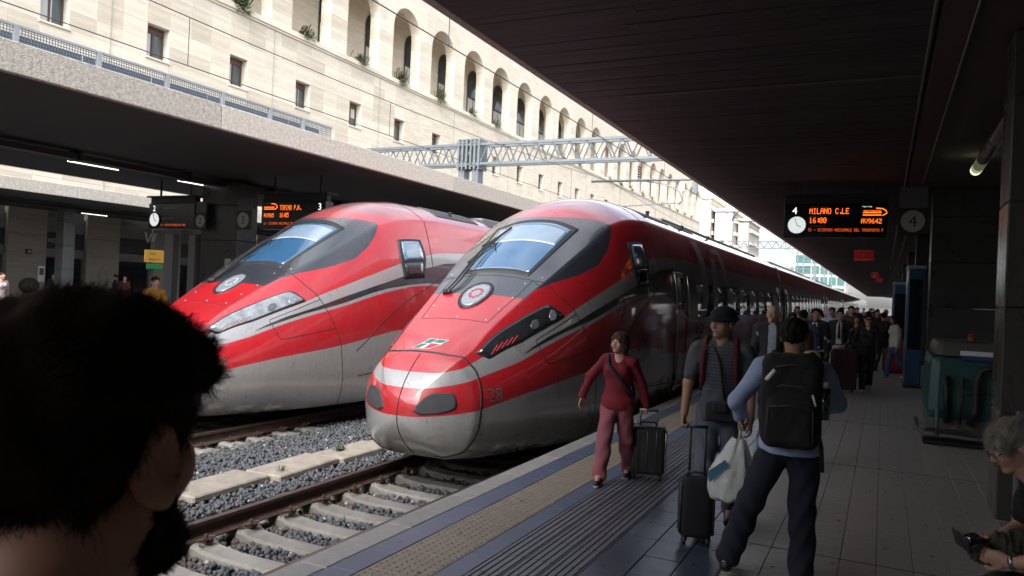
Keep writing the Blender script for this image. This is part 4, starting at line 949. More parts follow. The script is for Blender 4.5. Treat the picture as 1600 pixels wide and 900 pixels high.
def cat_wire(x, z_contact, z_mess, label):
    T = thing('overhead_line', label, 'wire', (x, 30, 0))
    b = MB(); b.path([(x, y, z_contact) for y in (-14, 40, 110, 220)], .008, n=5); b.build('contact_wire', M_WIRE, T, True)
    pts = []
    for y in np.linspace(-14, 220, 100): s = ((y+4) % 32)/32; pts.append((x, y, z_mess-.9*4*s*(1-s)*.55))
    b = MB(); b.path(pts, .008, n=5); b.build('messenger_wire', M_WIRE, T, True)
    for y in np.arange(3, 150, 5.3):
        s = ((y+4) % 32)/32; b = MB(); b.tube((x, y, z_contact), (x, y, z_mess-.9*4*s*(1-s)*.55), .006, n=4); b.build('dropper', M_WIRE, T)
cat_wire(-9.67, 5.05, 6.25, 'overhead line above the farther train'); cat_wire(-5.06, 4.90, 6.2, 'overhead line above the train at the platform')
wire([(-8.2, -10, 8.2), (-8.3, 40, 8.2), (-8.5, 200, 8.2)], .008, 'single feeder wire running above both trains')
# cantilever mast farther along
T = thing('cantilever_mast', 'drop mast with insulators and a number plate beyond the gantry', 'mast', (-8.15, 36, 0))
b = MB(); b.box(-8.26, -8.04, 35.9, 36.1, 6.75, 9.4); b.build('mast', M_GALV, T); b = MB(); b.tube((-13.3, 36, 7.45), (-5.0, 36, 7.45), .06, n=8); b.build('arm', M_GALV, T, True)
for xi, zt in ((-10.9, 8.35), (-10.82, 8.35)):
    b = MB()
    for k in range(5): b.tube((xi, 36, 7.6+k*.12), (xi, 36, 7.68+k*.12), .07, .05, n=10)
    b.tube((xi, 36, 7.45), (xi, 36, zt), .02, n=6); b.build('insulator', M_INS, T, True)
b = MB(); b.path([(-10.9, 36, 7.45), (-9.6, 36, 7.25), (-8.9, 36, 6.9), (-8.7, 36, 6.45), (-8.9, 36, 6.25)], .03, n=6); b.path([(-11.6, 36, 6.0), (-11.6, 36, 6.2), (-8.8, 36, 6.35)], .022, n=6); b.path([(-10.9, 36, 8.2), (-8.2, 36, 8.9)], .012, n=5); b.build('steady_arm', M_GALV, T, True)
for x in (-8.75, -7.6):
    b = MB(); b.box(x-.13, x+.13, 35.86, 35.88, 6.9, 7.25); pl = b.build('number_plate', M_WHITE, T); V, Fc = text_mesh('2' if x < -8 else '3', .26); mk('numeral', [(x-.07+u, 35.855, 6.98+v) for u, v in V], Fc, M_BLACKM, pl)
T = thing('cantilever_mast', 'bent tube cantilever near the end of the arcade', 'mast', (-8.1, 58, 0))
b = MB(); b.path([(-5.5, 58, 9.2), (-8.4, 58, 9.0), (-9.9, 58, 8.4), (-10.3, 58, 7.8)], .05, n=7); b.path([(-10.3, 58, 7.75), (-5.0, 58, 7.55)], .03, n=6); b.build('arm', M_GALV, T, True); b = MB(); b.box(-5.6, -5.4, 57.9, 58.1, 6, 12); b.build('mast', M_GALV, T)
for k, (x, y, h) in enumerate([(-13.5, 150, 13.5), (-11.8, 152, 12.4), (-10.2, 155, 13.0), (-12.7, 168, 12.2), (-9.2, 160, 11.6), (-15.5, 160, 15.5)]):
    T = thing('signal_mast', 'thin steel mast standing beyond the end of the canopies', 'mast', (x, y, 0), 0, 'masts beyond the canopies'); b = MB(); b.box(x-.12, x+.12, y-.12, y+.12, -.9, h); b.build('post', M_GALV, T); b = MB(); b.box(x-2.2, x+1.2, y-.05, y+.05, h-1.7, h-1.55); b.build('arm', M_GALV, T)
# ------------------------------------------------------------------ distant buildings
def block(x0, x1, y0, y1, h, label, m, nb, ns):
    T = thing('apartment_block', label, 'building', ((x0+x1)/2, (y0+y1)/2, 0)); b = MB(); b.box(x0, x1, y0, y1, -.9, h); b.build('wall', m, T); b = MB(); b.box(x0-.4, x1+.4, y0-.4, y1+.4, h, h+.7); b.build('parapet', M_TRAV2, T)
    for s in range(ns):
        for k in range(nb):
            x = x0+(x1-x0)*(k+.2)/nb; z = h-2.6-s*3.3; w = MB(); w.box(x, x+(x1-x0)/nb*.55, y0-.06, y0+.02, z, z+1.7); w.build('window', M_CURT, T)
        w = MB(); w.box(x1-.02, x1+.5, y0+2, y1-2, h-2.8-s*3.3, h-1.9-s*3.3); w.build('balcony', M_TRAV, T)
gb = mat('grey_render', (.34, .33, .31), .85, var=.08)
block(-52, -42, 205, 225, 28.5, 'pale apartment block just past the arcade with banded balconies', mat('cream_render', (.5, .47, .41), .85), 3, 8); block(-41, -36.4, 206, 226, 25.2, 'grey slab apartment block next to the pale one', gb, 2, 7); block(-36, -33.2, 212, 232, 23.2, 'low grey apartment block closest to the sky gap', gb, 1, 6)
T = thing('glass_office', 'teal glazed office building far beyond the canopy end', 'building', (-17, 260, 0))
b = MB(); b.box(-25, -10.5, 250, 275, -.9, 17.0); b.build('wall', mat('pale_frame', (.45, .47, .47), .6), T)
for s in range(5):
    for k in range(6):
        x = -24.8+k*2.4; b = MB(); b.box(x, x+2.1, 249.9, 250.05, 1.2+s*3.25, 3.7+s*3.25); b.build('glass_panel', mat('teal_glass', (.03, .11, .105), .25, var=.3, vscale=.3, spec=.7), T)
# ------------------------------------------------------------------ unseen concourse front, set and darkened to cut light from behind the camera
CB = thing('concourse_light_block', 'unseen grey concourse front set to cut light from the buffer end', 'building', (-10, -32, 0))
b = MB(); b.box(-60, 30, -45, -32, -.9, 9.5); b.build('wall', mat('concourse_stone', (.16, .15, .135), .7), CB)
for k in range(15): b = MB(); b.box(-58+k*5.8, -53.5+k*5.8, -32.05, -31.9, .3, 4.0); b.build('glass_front', M_BGLASS, CB)
# ================================================================== hanging signs, boards, kiosks, machine
M_ORANGE = mat('led_orange', (.3, .08, .01), .5, var=0, emis=(1.0, .16, .015), estr=1.25); M_ORANGE2 = mat('led_orange_dim', (.3, .06, .01), .5, var=0, emis=(1.0, .13, .02), estr=.55)
M_WLED = mat('white_led', (.6, .6, .6), .5, var=0, emis=(.9, .93, 1), estr=.75); M_CLOCK = mat('lit_clock_face', (.7, .7, .7), .4, var=0, emis=(.85, .9, .92), estr=.42); M_WDIM = mat('dim_white_print', (.35, .35, .35), .5, var=0)
M_SCREEN = mat('board_black', (.006, .006, .007), .25, var=0)
def ztext(parent, txt, x, y, z, size, m, sx=1.0, name='lettering'):
    V, Fc = text_mesh(txt, size, sx); return mk(name, [(x+u, y, z+v) for u, v in V], Fc, m, parent)
def train_icon(parent, x, y, z, s, m, flip=False):
    f = -1 if False else 1; b = MB()
    b.box(x, x+.34*s, y, y+.004, z, z+.018*s); b.box(x, x+.34*s, y, y+.004, z-.05*s, z-.03*s)
    b.path([(x+.24*s, y, z+.10*s), (x+.36*s, y, z+.09*s), (x+.42*s, y, z+.05*s), (x+.44*s, y, z), (x+.36*s, y, z-.05*s)], .010*s, n=5)
    return b.build('train_pictogram', m, parent)
def clock(parent, x, y, z, r):
    b = MB(); b.tube((x, y, z), (x, y-.03, z), r*1.06, n=32); c = b.build('clock', M_BLACKM, parent); b = MB(); b.disc((x, y-.034, z), r, (0, -1, 0), 32); mk('clock_face', b.V, b.F, M_CLOCK, c)
    h = MB()
    for k in range(12):
        a = 2*PI*k/12; h.tube((x+r*.80*math.sin(a), y-.037, z+r*.80*math.cos(a)), (x+r*.93*math.sin(a), y-.037, z+r*.93*math.cos(a)), r*.022, n=4)
    h.tube((x, y-.038, z), (x+r*.55*math.sin(math.radians(118)), y-.038, z+r*.55*math.cos(math.radians(118))), r*.055, n=4); h.tube((x, y-.04, z), (x+r*.85*math.sin(math.radians(-16)), y-.04, z+r*.85*math.cos(math.radians(-16))), r*.04, n=4); mk('clock_hands', h.V, h.F, M_BLACKM, c)
GLYPH = {'A': '01110 10001 10001 11111 10001 10001 10001', 'C': '01110 10001 10000 10000 10000 10001 01110', 'D': '11110 10001 10001 10001 10001 10001 11110', 'E': '11111 10000 10000 11110 10000 10000 11111', 'F': '11111 10000 10000 11110 10000 10000 10000', 'I': '01110 00100 00100 00100 00100 00100 01110', 'L': '10000 10000 10000 10000 10000 10000 11111', 'M': '10001 11011 10101 10101 10001 10001 10001', 'N': '10001 11001 10101 10101 10011 10001 10001', 'O': '01110 10001 10001 10001 10001 10001 01110', 'P': '11110 10001 10001 11110 10000 10000 10000', 'R': '11110 10001 10001 11110 10100 10010 10001', 'S': '01111 10000 10000 01110 00001 00001 11110', 'T': '11111 00100 00100 00100 00100 00100 00100', 'U': '10001 10001 10001 10001 10001 10001 01110', 'V': '10001 10001 10001 10001 10001 01010 00100', 'Z': '11111 00001 00010 00100 01000 10000 11111', '0': '01110 10001 10011 10101 11001 10001 01110', '1': '00100 01100 00100 00100 00100 00100 01110', '2': '01110 10001 00001 00110 01000 10000 11111', '4': '00010 00110 01010 10010 11111 00010 00010', '5': '11111 10000 11110 00001 00001 10001 01110', '6': '00110 01000 10000 11110 10001 10001 01110', '9': '01110 10001 10001 01111 00001 00010 01100', '.': '00000 00000 00000 00000 00000 00110 00110', ':': '00000 00110 00110 00000 00110 00110 00000', '-': '00000 00000 00000 11111 00000 00000 00000', ' ': '00000 00000 00000 00000 00000 00000 00000'}
def dots(parent, txt, x, y, z, h, m, wf=1.0):
    """LED dot-matrix lettering, cap height h"""
    b = MB(); p = h/7; q = p*wf; cx = x
    for ch in txt:
        for r, row in enumerate(GLYPH[ch].split()):
            for c, v in enumerate(row):
                if v == '1': xa = cx+c*q; za = z+h-(r+1)*p; b.add([(xa+q*.06, y, za+p*.06), (xa+q*.94, y, za+p*.06), (xa+q*.94, y, za+p*.94), (xa+q*.06, y, za+p*.94)], [(0, 1, 2, 3)])
        cx += q*(6 if ch not in '.:' else 4.6)
    return b.build('led_lettering', m, parent, kind='stuff')
def board(x0, x1, y, z0, z1, label, num, rows, clock_left=True, side_num='left'):
    T = thing('departure_board', label, 'departure board', ((x0+x1)/2, y, z0)); w = x1-x0
    b = MB(); b.cbox(x0, x1, y, y+.28, z0, z1, .012); b.build('case', M_SCREEN, T)
    b = MB(); b.box(x0-.05, x1+.06, y-.05, y+.33, z1+.17, z1+.21); b.box(x0+.02, x1-.02, y+.05, y+.2, z1, z1+.17); b.build('top_cover', M_BLACKM, T); b = MB(); b.tube((x0+.3, y+.14, z1+.2), (x0+.3, y+.14, 4.5), .03, n=8); b.tube((x1-.3, y+.14, z1+.2), (x1-.3, y+.14, 4.5), .03, n=8); b.build('hanger', M_BLACKM, T)
    yf = y-.004; H_ = z1-z0
    if side_num == 'left':
        clock(T, x0+.28, y-.002, z0+H_*.36, .185); ztext(T, num, x0+.17, yf, z0+H_*.70, .22, M_WLED, name='platform_numeral')
    else: ztext(T, num, x1-.25, yf, z0+H_*.68, .24, M_WLED, name='platform_numeral')
    for r in rows:
        if r[4] in (M_ORANGE, M_ORANGE2): dots(T, r[0], x0+r[1], yf, z0+H_*r[2], r[3], r[4], r[5])
        else: ztext(T, r[0], x0+r[1], yf, z0+H_*r[2], r[3], r[4], r[5] if len(r) > 5 else 1.0)
    return T
bd = board(-2.07, .02, 18.0, 3.32, 4.04, 'departure board with round clock showing MILANO C.LE 16:00', '4', [('MILANO C.LE', .53, .70, .125, M_ORANGE, .70), ('16:00', .53, .425, .12, M_ORANGE, .74), ('AV9642', 1.57, .415, .105, M_ORANGE, .76), ('SI - SCIOPERO NAZIONALE DEL TRASPORTO F', .52, .175, .062, M_ORANGE2, .72), ('Destinazione / Destination', .54, .90, .035, M_WDIM), ('Orario / Time', .53, .605, .033, M_WDIM), ('Informazioni / Information', .53, .315, .033, M_WDIM), ('Treno / Train', 1.58, .90, .035, M_WLED)])
train_icon(bd, -.47, 17.99, 3.84, 1.05, M_ORANGE); ztext(bd, 'FRECCIAROSSA', -.46, 17.992, 3.865, .055, M_ORANGE, .9)
bd3 = board(-14.55, -12.45, 15.0, 3.15, 3.86, 'departure board showing TORINO P.N. 16:05 half hidden by the train roof', '3', [('TORINO P.N.', .62, .68, .125, M_ORANGE, .62), ('AV9565', .10, .42, .10, M_ORANGE, .66), ('16:05', .62, .42, .115, M_ORANGE, .66), ('SI - SCIOPERO NAZIONALE DEL TRASPORTO', .10, .16, .06, M_ORANGE2, .72)], side_num='right')
train_icon(bd3, -14.45, 14.99, 3.70, 1.0, M_ORANGE)
bd2 = board(-18.75, -16.95, 15.0, 3.13, 3.84, 'blank departure board with glowing clock and one orange line', '2', [('SI - SCIOPERO NAZIONALE DEL TRASP', .52, .12, .055, M_ORANGE2, .62)])
b = MB(); b.box(-18.2, -17.7, 14.992, 14.996, 3.70, 3.715); b.box(-18.2, -17.8, 14.992, 14.996, 3.42, 3.43); b.build('faint_line', M_WDIM, bd2)
def round_sign(x0, x1, y, z0, z1, num, label, up=.45):
    T = thing('platform_number_sign', label, 'sign', ((x0+x1)/2, y, z0)); b = MB(); b.cbox(x0, x1, y, y+.07, z0, z1, .008); b.build('panel', M_BLACKM, T); b = MB(); b.box(x0+.02, x1-.02, y+.01, y+.06, z1, z1+up); b.build('upper_box', mat('sign_box_grey', (.10, .10, .105), .5), T)
    cx, cz, r = (x0+x1)/2, (z0+z1)/2, min(x1-x0, z1-z0)*.42; b = MB(); b.disc((cx, y-.004, cz), r, (0, -1, 0), 32); b.build('disc', mat('sign_disc', (.36, .37, .37), .5, var=.05), T); V, Fc = text_mesh(num, r*1.5); V = np.array(V); mx = (V.max(0)+V.min(0))/2
    mk('numeral', [(cx+(u-mx[0])*1.0, y-.008, cz+v-mx[1]) for u, v in V], Fc, M_BLACKM, T)
round_sign(.20, .76, 18.0, 3.40, 3.94, '4', 'round number 4 platform sign on the dark pillar'); round_sign(-16.92, -16.52, 15.0, 3.13, 3.58, '2', 'round number 2 platform sign beside the blank board', .3); round_sign(-15.42, -14.92, 15.0, 3.14, 3.62, '3', 'round number 3 platform sign beside the TORINO board', .3)
for k, (x0, x1, y, z0, z1, tx) in enumerate([(-.95, -.35, 28, 3.36, 3.72, '1'), (-.55, -.25, 38, 3.15, 3.40, '2'), (-.45, -.1, 50, 3.3, 3.55, '3')]):
    T = thing('carriage_position_sign', ['red hanging sign with white numeral 1 below the canopy', 'smaller red hanging sign behind the numeral 1 sign', 'farthest small red hanging sign over the crowd'][k], 'sign', ((x0+x1)/2, y, z0)); b = MB(); b.box(x0, x1, y, y+.05, z0, z1); b.build('panel', mat('sign_red', (.42, .015, .012), .45, var=0, emis=(.6, .02, .015), estr=.03), T); b = MB(); b.tube(((x0+x1)/2, y+.03, z1), ((x0+x1)/2, y+.03, 4.5), .015, n=6); b.build('hanger', M_BLACKM, T); ztext(T, tx, (x0+x1)/2-.05, y-.005, (z0+z1)/2-.07, .2, M_WDIM)
    b = MB(); b.box(x0+.1, x1-.1, y-.004, y, z1-.035, z1-.02); b.box(x0+.04, x1-.1, y-.004, y, z0+.03, z0+.05); b.build('print_line', M_WDIM, T)
# blue ticket / information kiosks
def kiosk(x0, x1, y0, y1, h, label):
    T = thing('information_kiosk', label, 'kiosk', ((x0+x1)/2, y0, 0)); b = MB(); b.cbox(x0, x1, y0, y1, .05, h, .03); b.build('cabinet', mat('kiosk_blue', (.022, .075, .16), .35, var=.08), T); b = MB(); b.box(x0+.03, x1-.03, y0-.012, y0, .9, h-.25); b.build('screen', M_BGLASS, T); b = MB(); b.cbox(x0-.03, x1+.03, y0-.04, y1+.03, h, h+.08, .02); b.build('top_cap', mat('kiosk_pale', (.35, .42, .48), .4), T); b = MB(); b.box(x0-.014, x0, y0+.1, y1-.1, .5, h-.3); b.build('side_panel', mat('kiosk_panel', (.06, .15, .28), .3), T); b = MB(); b.box(x0-.02, x1+.02, y0-.02, y1+.02, 0, .05); b.build('plinth', M_BLACKM, T)
kiosk(.50, .84, 20.2, 21.4, 2.78, 'tall blue kiosk against the black pillar'); kiosk(.25, .62, 24.2, 25.2, 2.5, 'second blue kiosk behind the tall one')
# floor scrubber
M_TEAL = mat('machine_teal', (.022, .075, .08), .4, var=.15, vscale=3); M_MGREY = mat('machine_grey', (.09, .09, .088), .6, var=.15)
T = thing('floor_scrubber', 'teal floor cleaning machine with black hoses parked beside the pillar', 'cleaning machine', (1.1, 12.6, 0))
def rbox(x0, x1, y0, y1, z0, z1, c, name, m, par, taper=0):
    b = MB(); b.cbox(x0, x1, y0, y1, z0, z1, c); V = np.array(b.V); f = (V[:, 2]-z0)/(z1-z0); cx, cy_ = (x0+x1)/2, (y0+y1)/2; V[:, 0] = cx+(V[:, 0]-cx)*(1-taper*f); V[:, 1] = cy_+(V[:, 1]-cy_)*(1-taper*f); return mk(name, V, b.F, m, par)
rbox(.58, 1.75, 12.2, 13.9, .32, 1.22, .14, 'tank', M_TEAL, T, .06); rbox(.66, 1.72, 12.25, 13.8, 1.20, 1.42, .09, 'top_cover', M_MGREY, T, .08); rbox(.62, 1.72, 12.25, 13.8, .12, .36, .06, 'chassis', M_MGREY, T)
b = MB(); b.cbox(.98, 1.72, 12.23, 12.26, 1.235, 1.30, .008); b.build('white_label', M_WHITE, T); b = MB(); b.cbox(1.0, 1.70, 12.225, 12.25, 1.17, 1.232, .006); b.build('blue_label', mat('label_blue', (.03, .06, .16), .5), T)
b = MB(); b.tube((1.14, 12.6, 1.40), (1.14, 12.6, 1.50), .05, n=12); b.tube((1.14, 12.6, 1.50), (1.14, 12.6, 1.54), .05, .03, n=12); b.build('beacon', mat('beacon_amber', (.20, .06, .015), .3, var=0, emis=(1, .35, .05), estr=.0), T, True)
b = MB(); b.path([(1.75, 12.17, 1.10), (1.35, 12.12, 1.10), (1.22, 12.12, 1.05), (1.18, 12.12, .9), (1.18, 12.12, .5), (1.10, 12.12, .30)], .045, n=9); b.path([(1.5, 12.13, .95), (1.52, 12.12, .4)], .05, n=9); b.path([(.82, 12.14, .95), (.84, 12.12, .3)], .04, n=9); b.build('hose', M_RUB, T, True)
b = MB(); b.path([(1.02, 12.12, .85), (1.02, 12.10, .75), (1.32, 12.10, .75), (1.36, 12.1, .72), (1.36, 12.1, .35)], .014, n=6); b.path([(1.02, 12.12, .95), (1.0, 12.1, .3)], .02, n=6); b.build('handle_bar', M_BLACKM, T, True)
b = MB(); b.path([(.52, 13.6, .14), (.50, 12.5, .14), (.60, 12.05, .14), (1.2, 11.95, .14), (1.8, 12.0, .14)], .03, n=8); b.path([(.53, 12.4, .24), (.62, 12.08, .24), (1.1, 11.98, .24)], .02, n=8); b.path([(.72, 12.06, .5), (.72, 12.0, .14)], .022, n=8); b.build('bumper', M_MGREY, T, True)
b = MB(); b.cbox(.55, 1.75, 12.0, 12.35, .015, .06, .01); b.build('squeegee', M_RUB, T)
for x in (.72, 1.62):
    b = MB(); b.tube((x-.06, 13.4, .13), (x+.06, 13.4, .13), .13, n=18); b.build('wheel', M_RUB, T, True)
for x in (.93, 1.32): b = MB(); b.tube((x, 12.08, .2), (x, 12.08, .28), .03, n=10); b.build('amber_cap', mat('amber_knob', (.30, .13, .03), .5), T, True)
# handrail strips seen under the island canopy, seat shelter posts
T = thing('platform_railing', 'grey post and rail barrier on the island platform', 'railing', (-17.3, 13.5, 0)); b = MB(); b.box(-18.3, -17.95, 15.2, 15.4, 0, 3.0); b.box(-17.35, -17.1, 15.2, 15.4, 0, 3.0); b.build('post', mat('mid_post', (.12, .12, .125), .5), T); b = MB(); b.tube((-17.9, 14.2, .0), (-17.9, 14.2, 1.15), .035, n=8); b.tube((-17.9, 14.2, 1.05), (-16.9, 14.2, 1.05), .02, n=8); b.build('rail', M_GREYM, T)
b = MB(); b.box(-15.95, -15.75, 15.185, 15.2, 2.0, 2.36); o = b.build('pillar_notice', mat('pale_notice', (.42, .42, .40), .6), None); setp(o, 'pale notice sheet on the pillar between the 2 and 3 signs', 'notice')
# ================================================================== people (implicit surfaces -> one mesh per body / garment)
def surface_nets(v, org, h):
    nx, ny, nz = v.shape; s = v < 0
    c = [(i, j, k) for i in (0, 1) for j in (0, 1) for k in (0, 1)]
    cnt = sum(s[i:nx-1+i, j:ny-1+j, k:nz-1+k].astype(np.int8) for i, j, k in c)
    act = np.argwhere((cnt > 0) & (cnt < 8))
    if len(act) == 0: return np.zeros((0, 3)), np.zeros((0, 4), int)
    cv = np.stack([v[act[:, 0]+i, act[:, 1]+j, act[:, 2]+k] for i, j, k in c], 1); cc = np.array(c, float)
    P = np.zeros((len(act), 3)); n = np.zeros(len(act))
    for a in range(8):
        for b in range(a+1, 8):
            if abs(cc[a]-cc[b]).sum() != 1: continue
            x = (cv[:, a] < 0) != (cv[:, b] < 0); t = np.where(x, cv[:, a]/np.where(x, cv[:, a]-cv[:, b], 1), 0)
            P += x[:, None]*(cc[a]+t[:, None]*(cc[b]-cc[a])); n += x
    V = (act+P/n[:, None])*h+org
    idx = -np.ones((nx-1, ny-1, nz-1), np.int64); idx[tuple(act.T)] = np.arange(len(act)); Fs = []
    for ax in range(3):
        sl0 = [slice(None)]*3; sl1 = [slice(None)]*3; sl0[ax] = slice(0, -1); sl1[ax] = slice(1, None)
        ch = s[tuple(sl0)] != s[tuple(sl1)]; e = np.argwhere(ch); o = [q for q in range(3) if q != ax]
        e = e[(e[:, o[0]] > 0) & (e[:, o[1]] > 0) & (e[:, o[0]] < v.shape[o[0]]-1) & (e[:, o[1]] < v.shape[o[1]]-1)]
        ins = s[tuple(e.T)]; d1 = np.zeros(3, int); d1[o[0]] = 1; d2 = np.zeros(3, int); d2[o[1]] = 1
        q = np.stack([idx[tuple((e-d1-d2).T)], idx[tuple((e-d2).T)], idx[tuple(e.T)], idx[tuple((e-d1).T)]], 1)
        flip = ins if ax != 1 else ~ins; q[~flip] = q[~flip][:, ::-1]; Fs.append(q)
    return V, np.concatenate(Fs)
class Sdf:
    def __init__(s, h): s.h = h; s.items = []
    def add(s, fn, lo, hi, k=.02, op='u'): s.items.append((fn, np.array(lo, float), np.array(hi, float), k, op)); return s
    def cone(s, a, b, ra, rb, k=.02, flat=None, op='u', grow=0.0):
        a = np.array(a, float); b = np.array(b, float); ra += grow; rb += grow; ba = b-a; L2 = max(ba@ba, 1e-9); r = max(ra, rb)+k+.015
        def fn(X, Y, Z):
            t = np.clip(((X-a[0])*ba[0]+(Y-a[1])*ba[1]+(Z-a[2])*ba[2])/L2, 0, 1); return np.sqrt((X-a[0]-t*ba[0])**2+(Y-a[1]-t*ba[1])**2+(Z-a[2]-t*ba[2])**2)-(ra+(rb-ra)*t)
        return s.add(fn, np.minimum(a, b)-r, np.maximum(a, b)+r, k, op)
    def ell(s, c, r, k=.02, op='u', R=None, grow=0.0):
        c = np.array(c, float); r = np.array(r, float)+grow; m = r.max()+k+.015
        def fn(X, Y, Z):
            x, y, z = X-c[0], Y-c[1], Z-c[2]
            if R is not None: x, y, z = R[0, 0]*x+R[1, 0]*y+R[2, 0]*z, R[0, 1]*x+R[1, 1]*y+R[2, 1]*z, R[0, 2]*x+R[1, 2]*y+R[2, 2]*z
            k0 = np.sqrt((x/r[0])**2+(y/r[1])**2+(z/r[2])**2); k1 = np.sqrt((x/r[0]**2)**2+(y/r[1]**2)**2+(z/r[2]**2)**2)+1e-9; return k0*(k0-1)/k1
        return s.add(fn, c-m, c+m, k, op)
    def box(s, c, hs, r, k=.01, op='u', R=None):
        c = np.array(c, float); hs = np.array(hs, float)-r; m = np.linalg.norm(hs)+r+k+.01
        def fn(X, Y, Z):
            x, y, z = X-c[0], Y-c[1], Z-c[2]
            if R is not None: x, y, z = R[0, 0]*x+R[1, 0]*y+R[2, 0]*z, R[0, 1]*x+R[1, 1]*y+R[2, 1]*z, R[0, 2]*x+R[1, 2]*y+R[2, 2]*z
            qx, qy, qz = np.abs(x)-hs[0], np.abs(y)-hs[1], np.abs(z)-hs[2]
            return np.sqrt(np.maximum(qx, 0)**2+np.maximum(qy, 0)**2+np.maximum(qz, 0)**2)+np.minimum(np.maximum(qx, np.maximum(qy, qz)), 0)-r
        return s.add(fn, c-m, c+m, k, op)
    def mesh(s, clip=None, noise=None):
        us = [i for i in s.items if i[4] == 'u']; lo = np.min([i[1] for i in us], 0)-2*s.h; hi = np.max([i[2] for i in us], 0)+2*s.h
        if clip is not None: lo = np.maximum(lo, np.array(clip[0])-3*s.h); hi = np.minimum(hi, np.array(clip[1])+3*s.h)
        n = np.ceil((hi-lo)/s.h).astype(int)+1; v = np.full(n, .5); ax = [lo[d]+np.arange(n[d])*s.h for d in range(3)]
        for fn, a, b, k, op in s.items:
            i0 = np.clip(np.floor((a-lo)/s.h).astype(int), 0, n); i1 = np.clip(np.ceil((b-lo)/s.h).astype(int)+1, 0, n)
            if (i1 <= i0).any(): continue
            sl = tuple(slice(p, q) for p, q in zip(i0, i1)); X, Y, Z = np.ix_(*(ax[d][sl[d]] for d in range(3))); d = fn(X, Y, Z); w = v[sl]
            if op == 'u': hh = np.maximum(k-np.abs(w-d), 0)/k; v[sl] = np.minimum(w, d)-hh*hh*k*.25
            else: d = -d; hh = np.maximum(k-np.abs(w-d), 0)/k; v[sl] = np.maximum(w, d)+hh*hh*k*.25
        if noise is not None or clip is not None: X, Y, Z = np.ix_(*ax)
        if noise is not None: v = v+noise(X, Y, Z)
        if clip is not None:
            for d, A in enumerate((X, Y, Z)): v = np.maximum(v, np.maximum(clip[0][d]-A, A-clip[1][d]))
        return surface_nets(v, lo, s.h)
def wrinkle(amp, f=38, ph=0.0):
    return lambda X, Y, Z: amp*(np.sin(f*Z+9*np.sin(7*X+ph)+6*Y)*.6+np.sin(f*.55*X+f*.45*Z+5*np.sin(9*Y+ph)+ph)*.6)
def rotm(yaw, pitch=0.0, roll=0.0):
    return np.array(Matrix.Rotation(yaw, 3, 'Z') @ Matrix.Rotation(pitch, 3, 'X') @ Matrix.Rotation(roll, 3, 'Y'))
SKIN = {'fair': mat('skin_fair', (.46, .26, .19), .5, var=.10, vscale=9), 'tan': mat('skin_tan', (.33, .18, .115), .5, var=.12, vscale=9), 'dark': mat('skin_dark', (.16, .085, .055), .5, var=.12)}
M_LIP = mat('lips', (.30, .10, .09), .5, var=0); M_EYEW = mat('eye_white', (.55, .53, .50), .25, var=0); M_IRIS = mat('eye_iris', (.03, .02, .015), .2, var=0)
HAIRM = {'black': mat('hair_black', (.010, .008, .007), .75, var=.3, vscale=40, spec=.2), 'brown': mat('hair_brown', (.06, .024, .014), .7, var=.35, vscale=40, spec=.25), 'grey': mat('hair_grey', (.30, .275, .225), .7, var=.3, vscale=40, spec=.25), 'darkbrown': mat('hair_dark_brown', (.028, .016, .011), .8, var=.3, vscale=40, spec=.15)}
def cloth(name, col, rough=.85): return mat('cloth_'+name, col, rough, var=.16, vscale=14, bump=.15, bscale=300)
def head_items(f, c, R, s, female=False):
    """skull, face, ears added to field f; c centre, R rotation, s scale"""
    T = lambda p: c+R @ (np.array(p)*s)
    E = lambda p, r, k=.02, op='u': f.ell(T(p), np.array(r)*s, k*s, op, R=R)
    Cn = lambda a, b, ra, rb, k=.02: f.cone(T(a), T(b), ra*s, rb*s, k*s)
    E((0, .014, .032), (.076, .097, .084)); E((0, -.022, -.03), (.062, .074, .082), .03); Cn((0, -.02, -.055), (0, -.060, -.092), .048 if not female else .042, .026, .03)
    for q in (-1, 1): E((q*.038, -.060, -.022), (.028, .026, .030), .02)
    Cn((-.042, -.078, .022), (.042, -.078, .022), .011, .011, .015)
    for q in (-1, 1): E((q*.032, -.096, .004), (.019, .015, .011), .012, 's')
    Cn((0, -.086, .014), (0, -.106, -.022), .009, .0125, .012)
    for q in (-1, 1): E((q*.011, -.099, -.027), (.008, .011, .008), .008)
    E((0, -.088, -.054), (.024, .010, .0055), .006); E((0, -.086, -.064), (.020, .010, .0065), .006); E((0, -.081, -.091), (.020, .018, .016), .02)
    for q in (-1, 1):
        E((q*.079, .016, -.002), (.011, .021, .033), .008); E((q*.089, .010, .003), (.008, .011, .018), .006, 's'); E((q*.079, .008, -.028), (.007, .010, .010), .006)
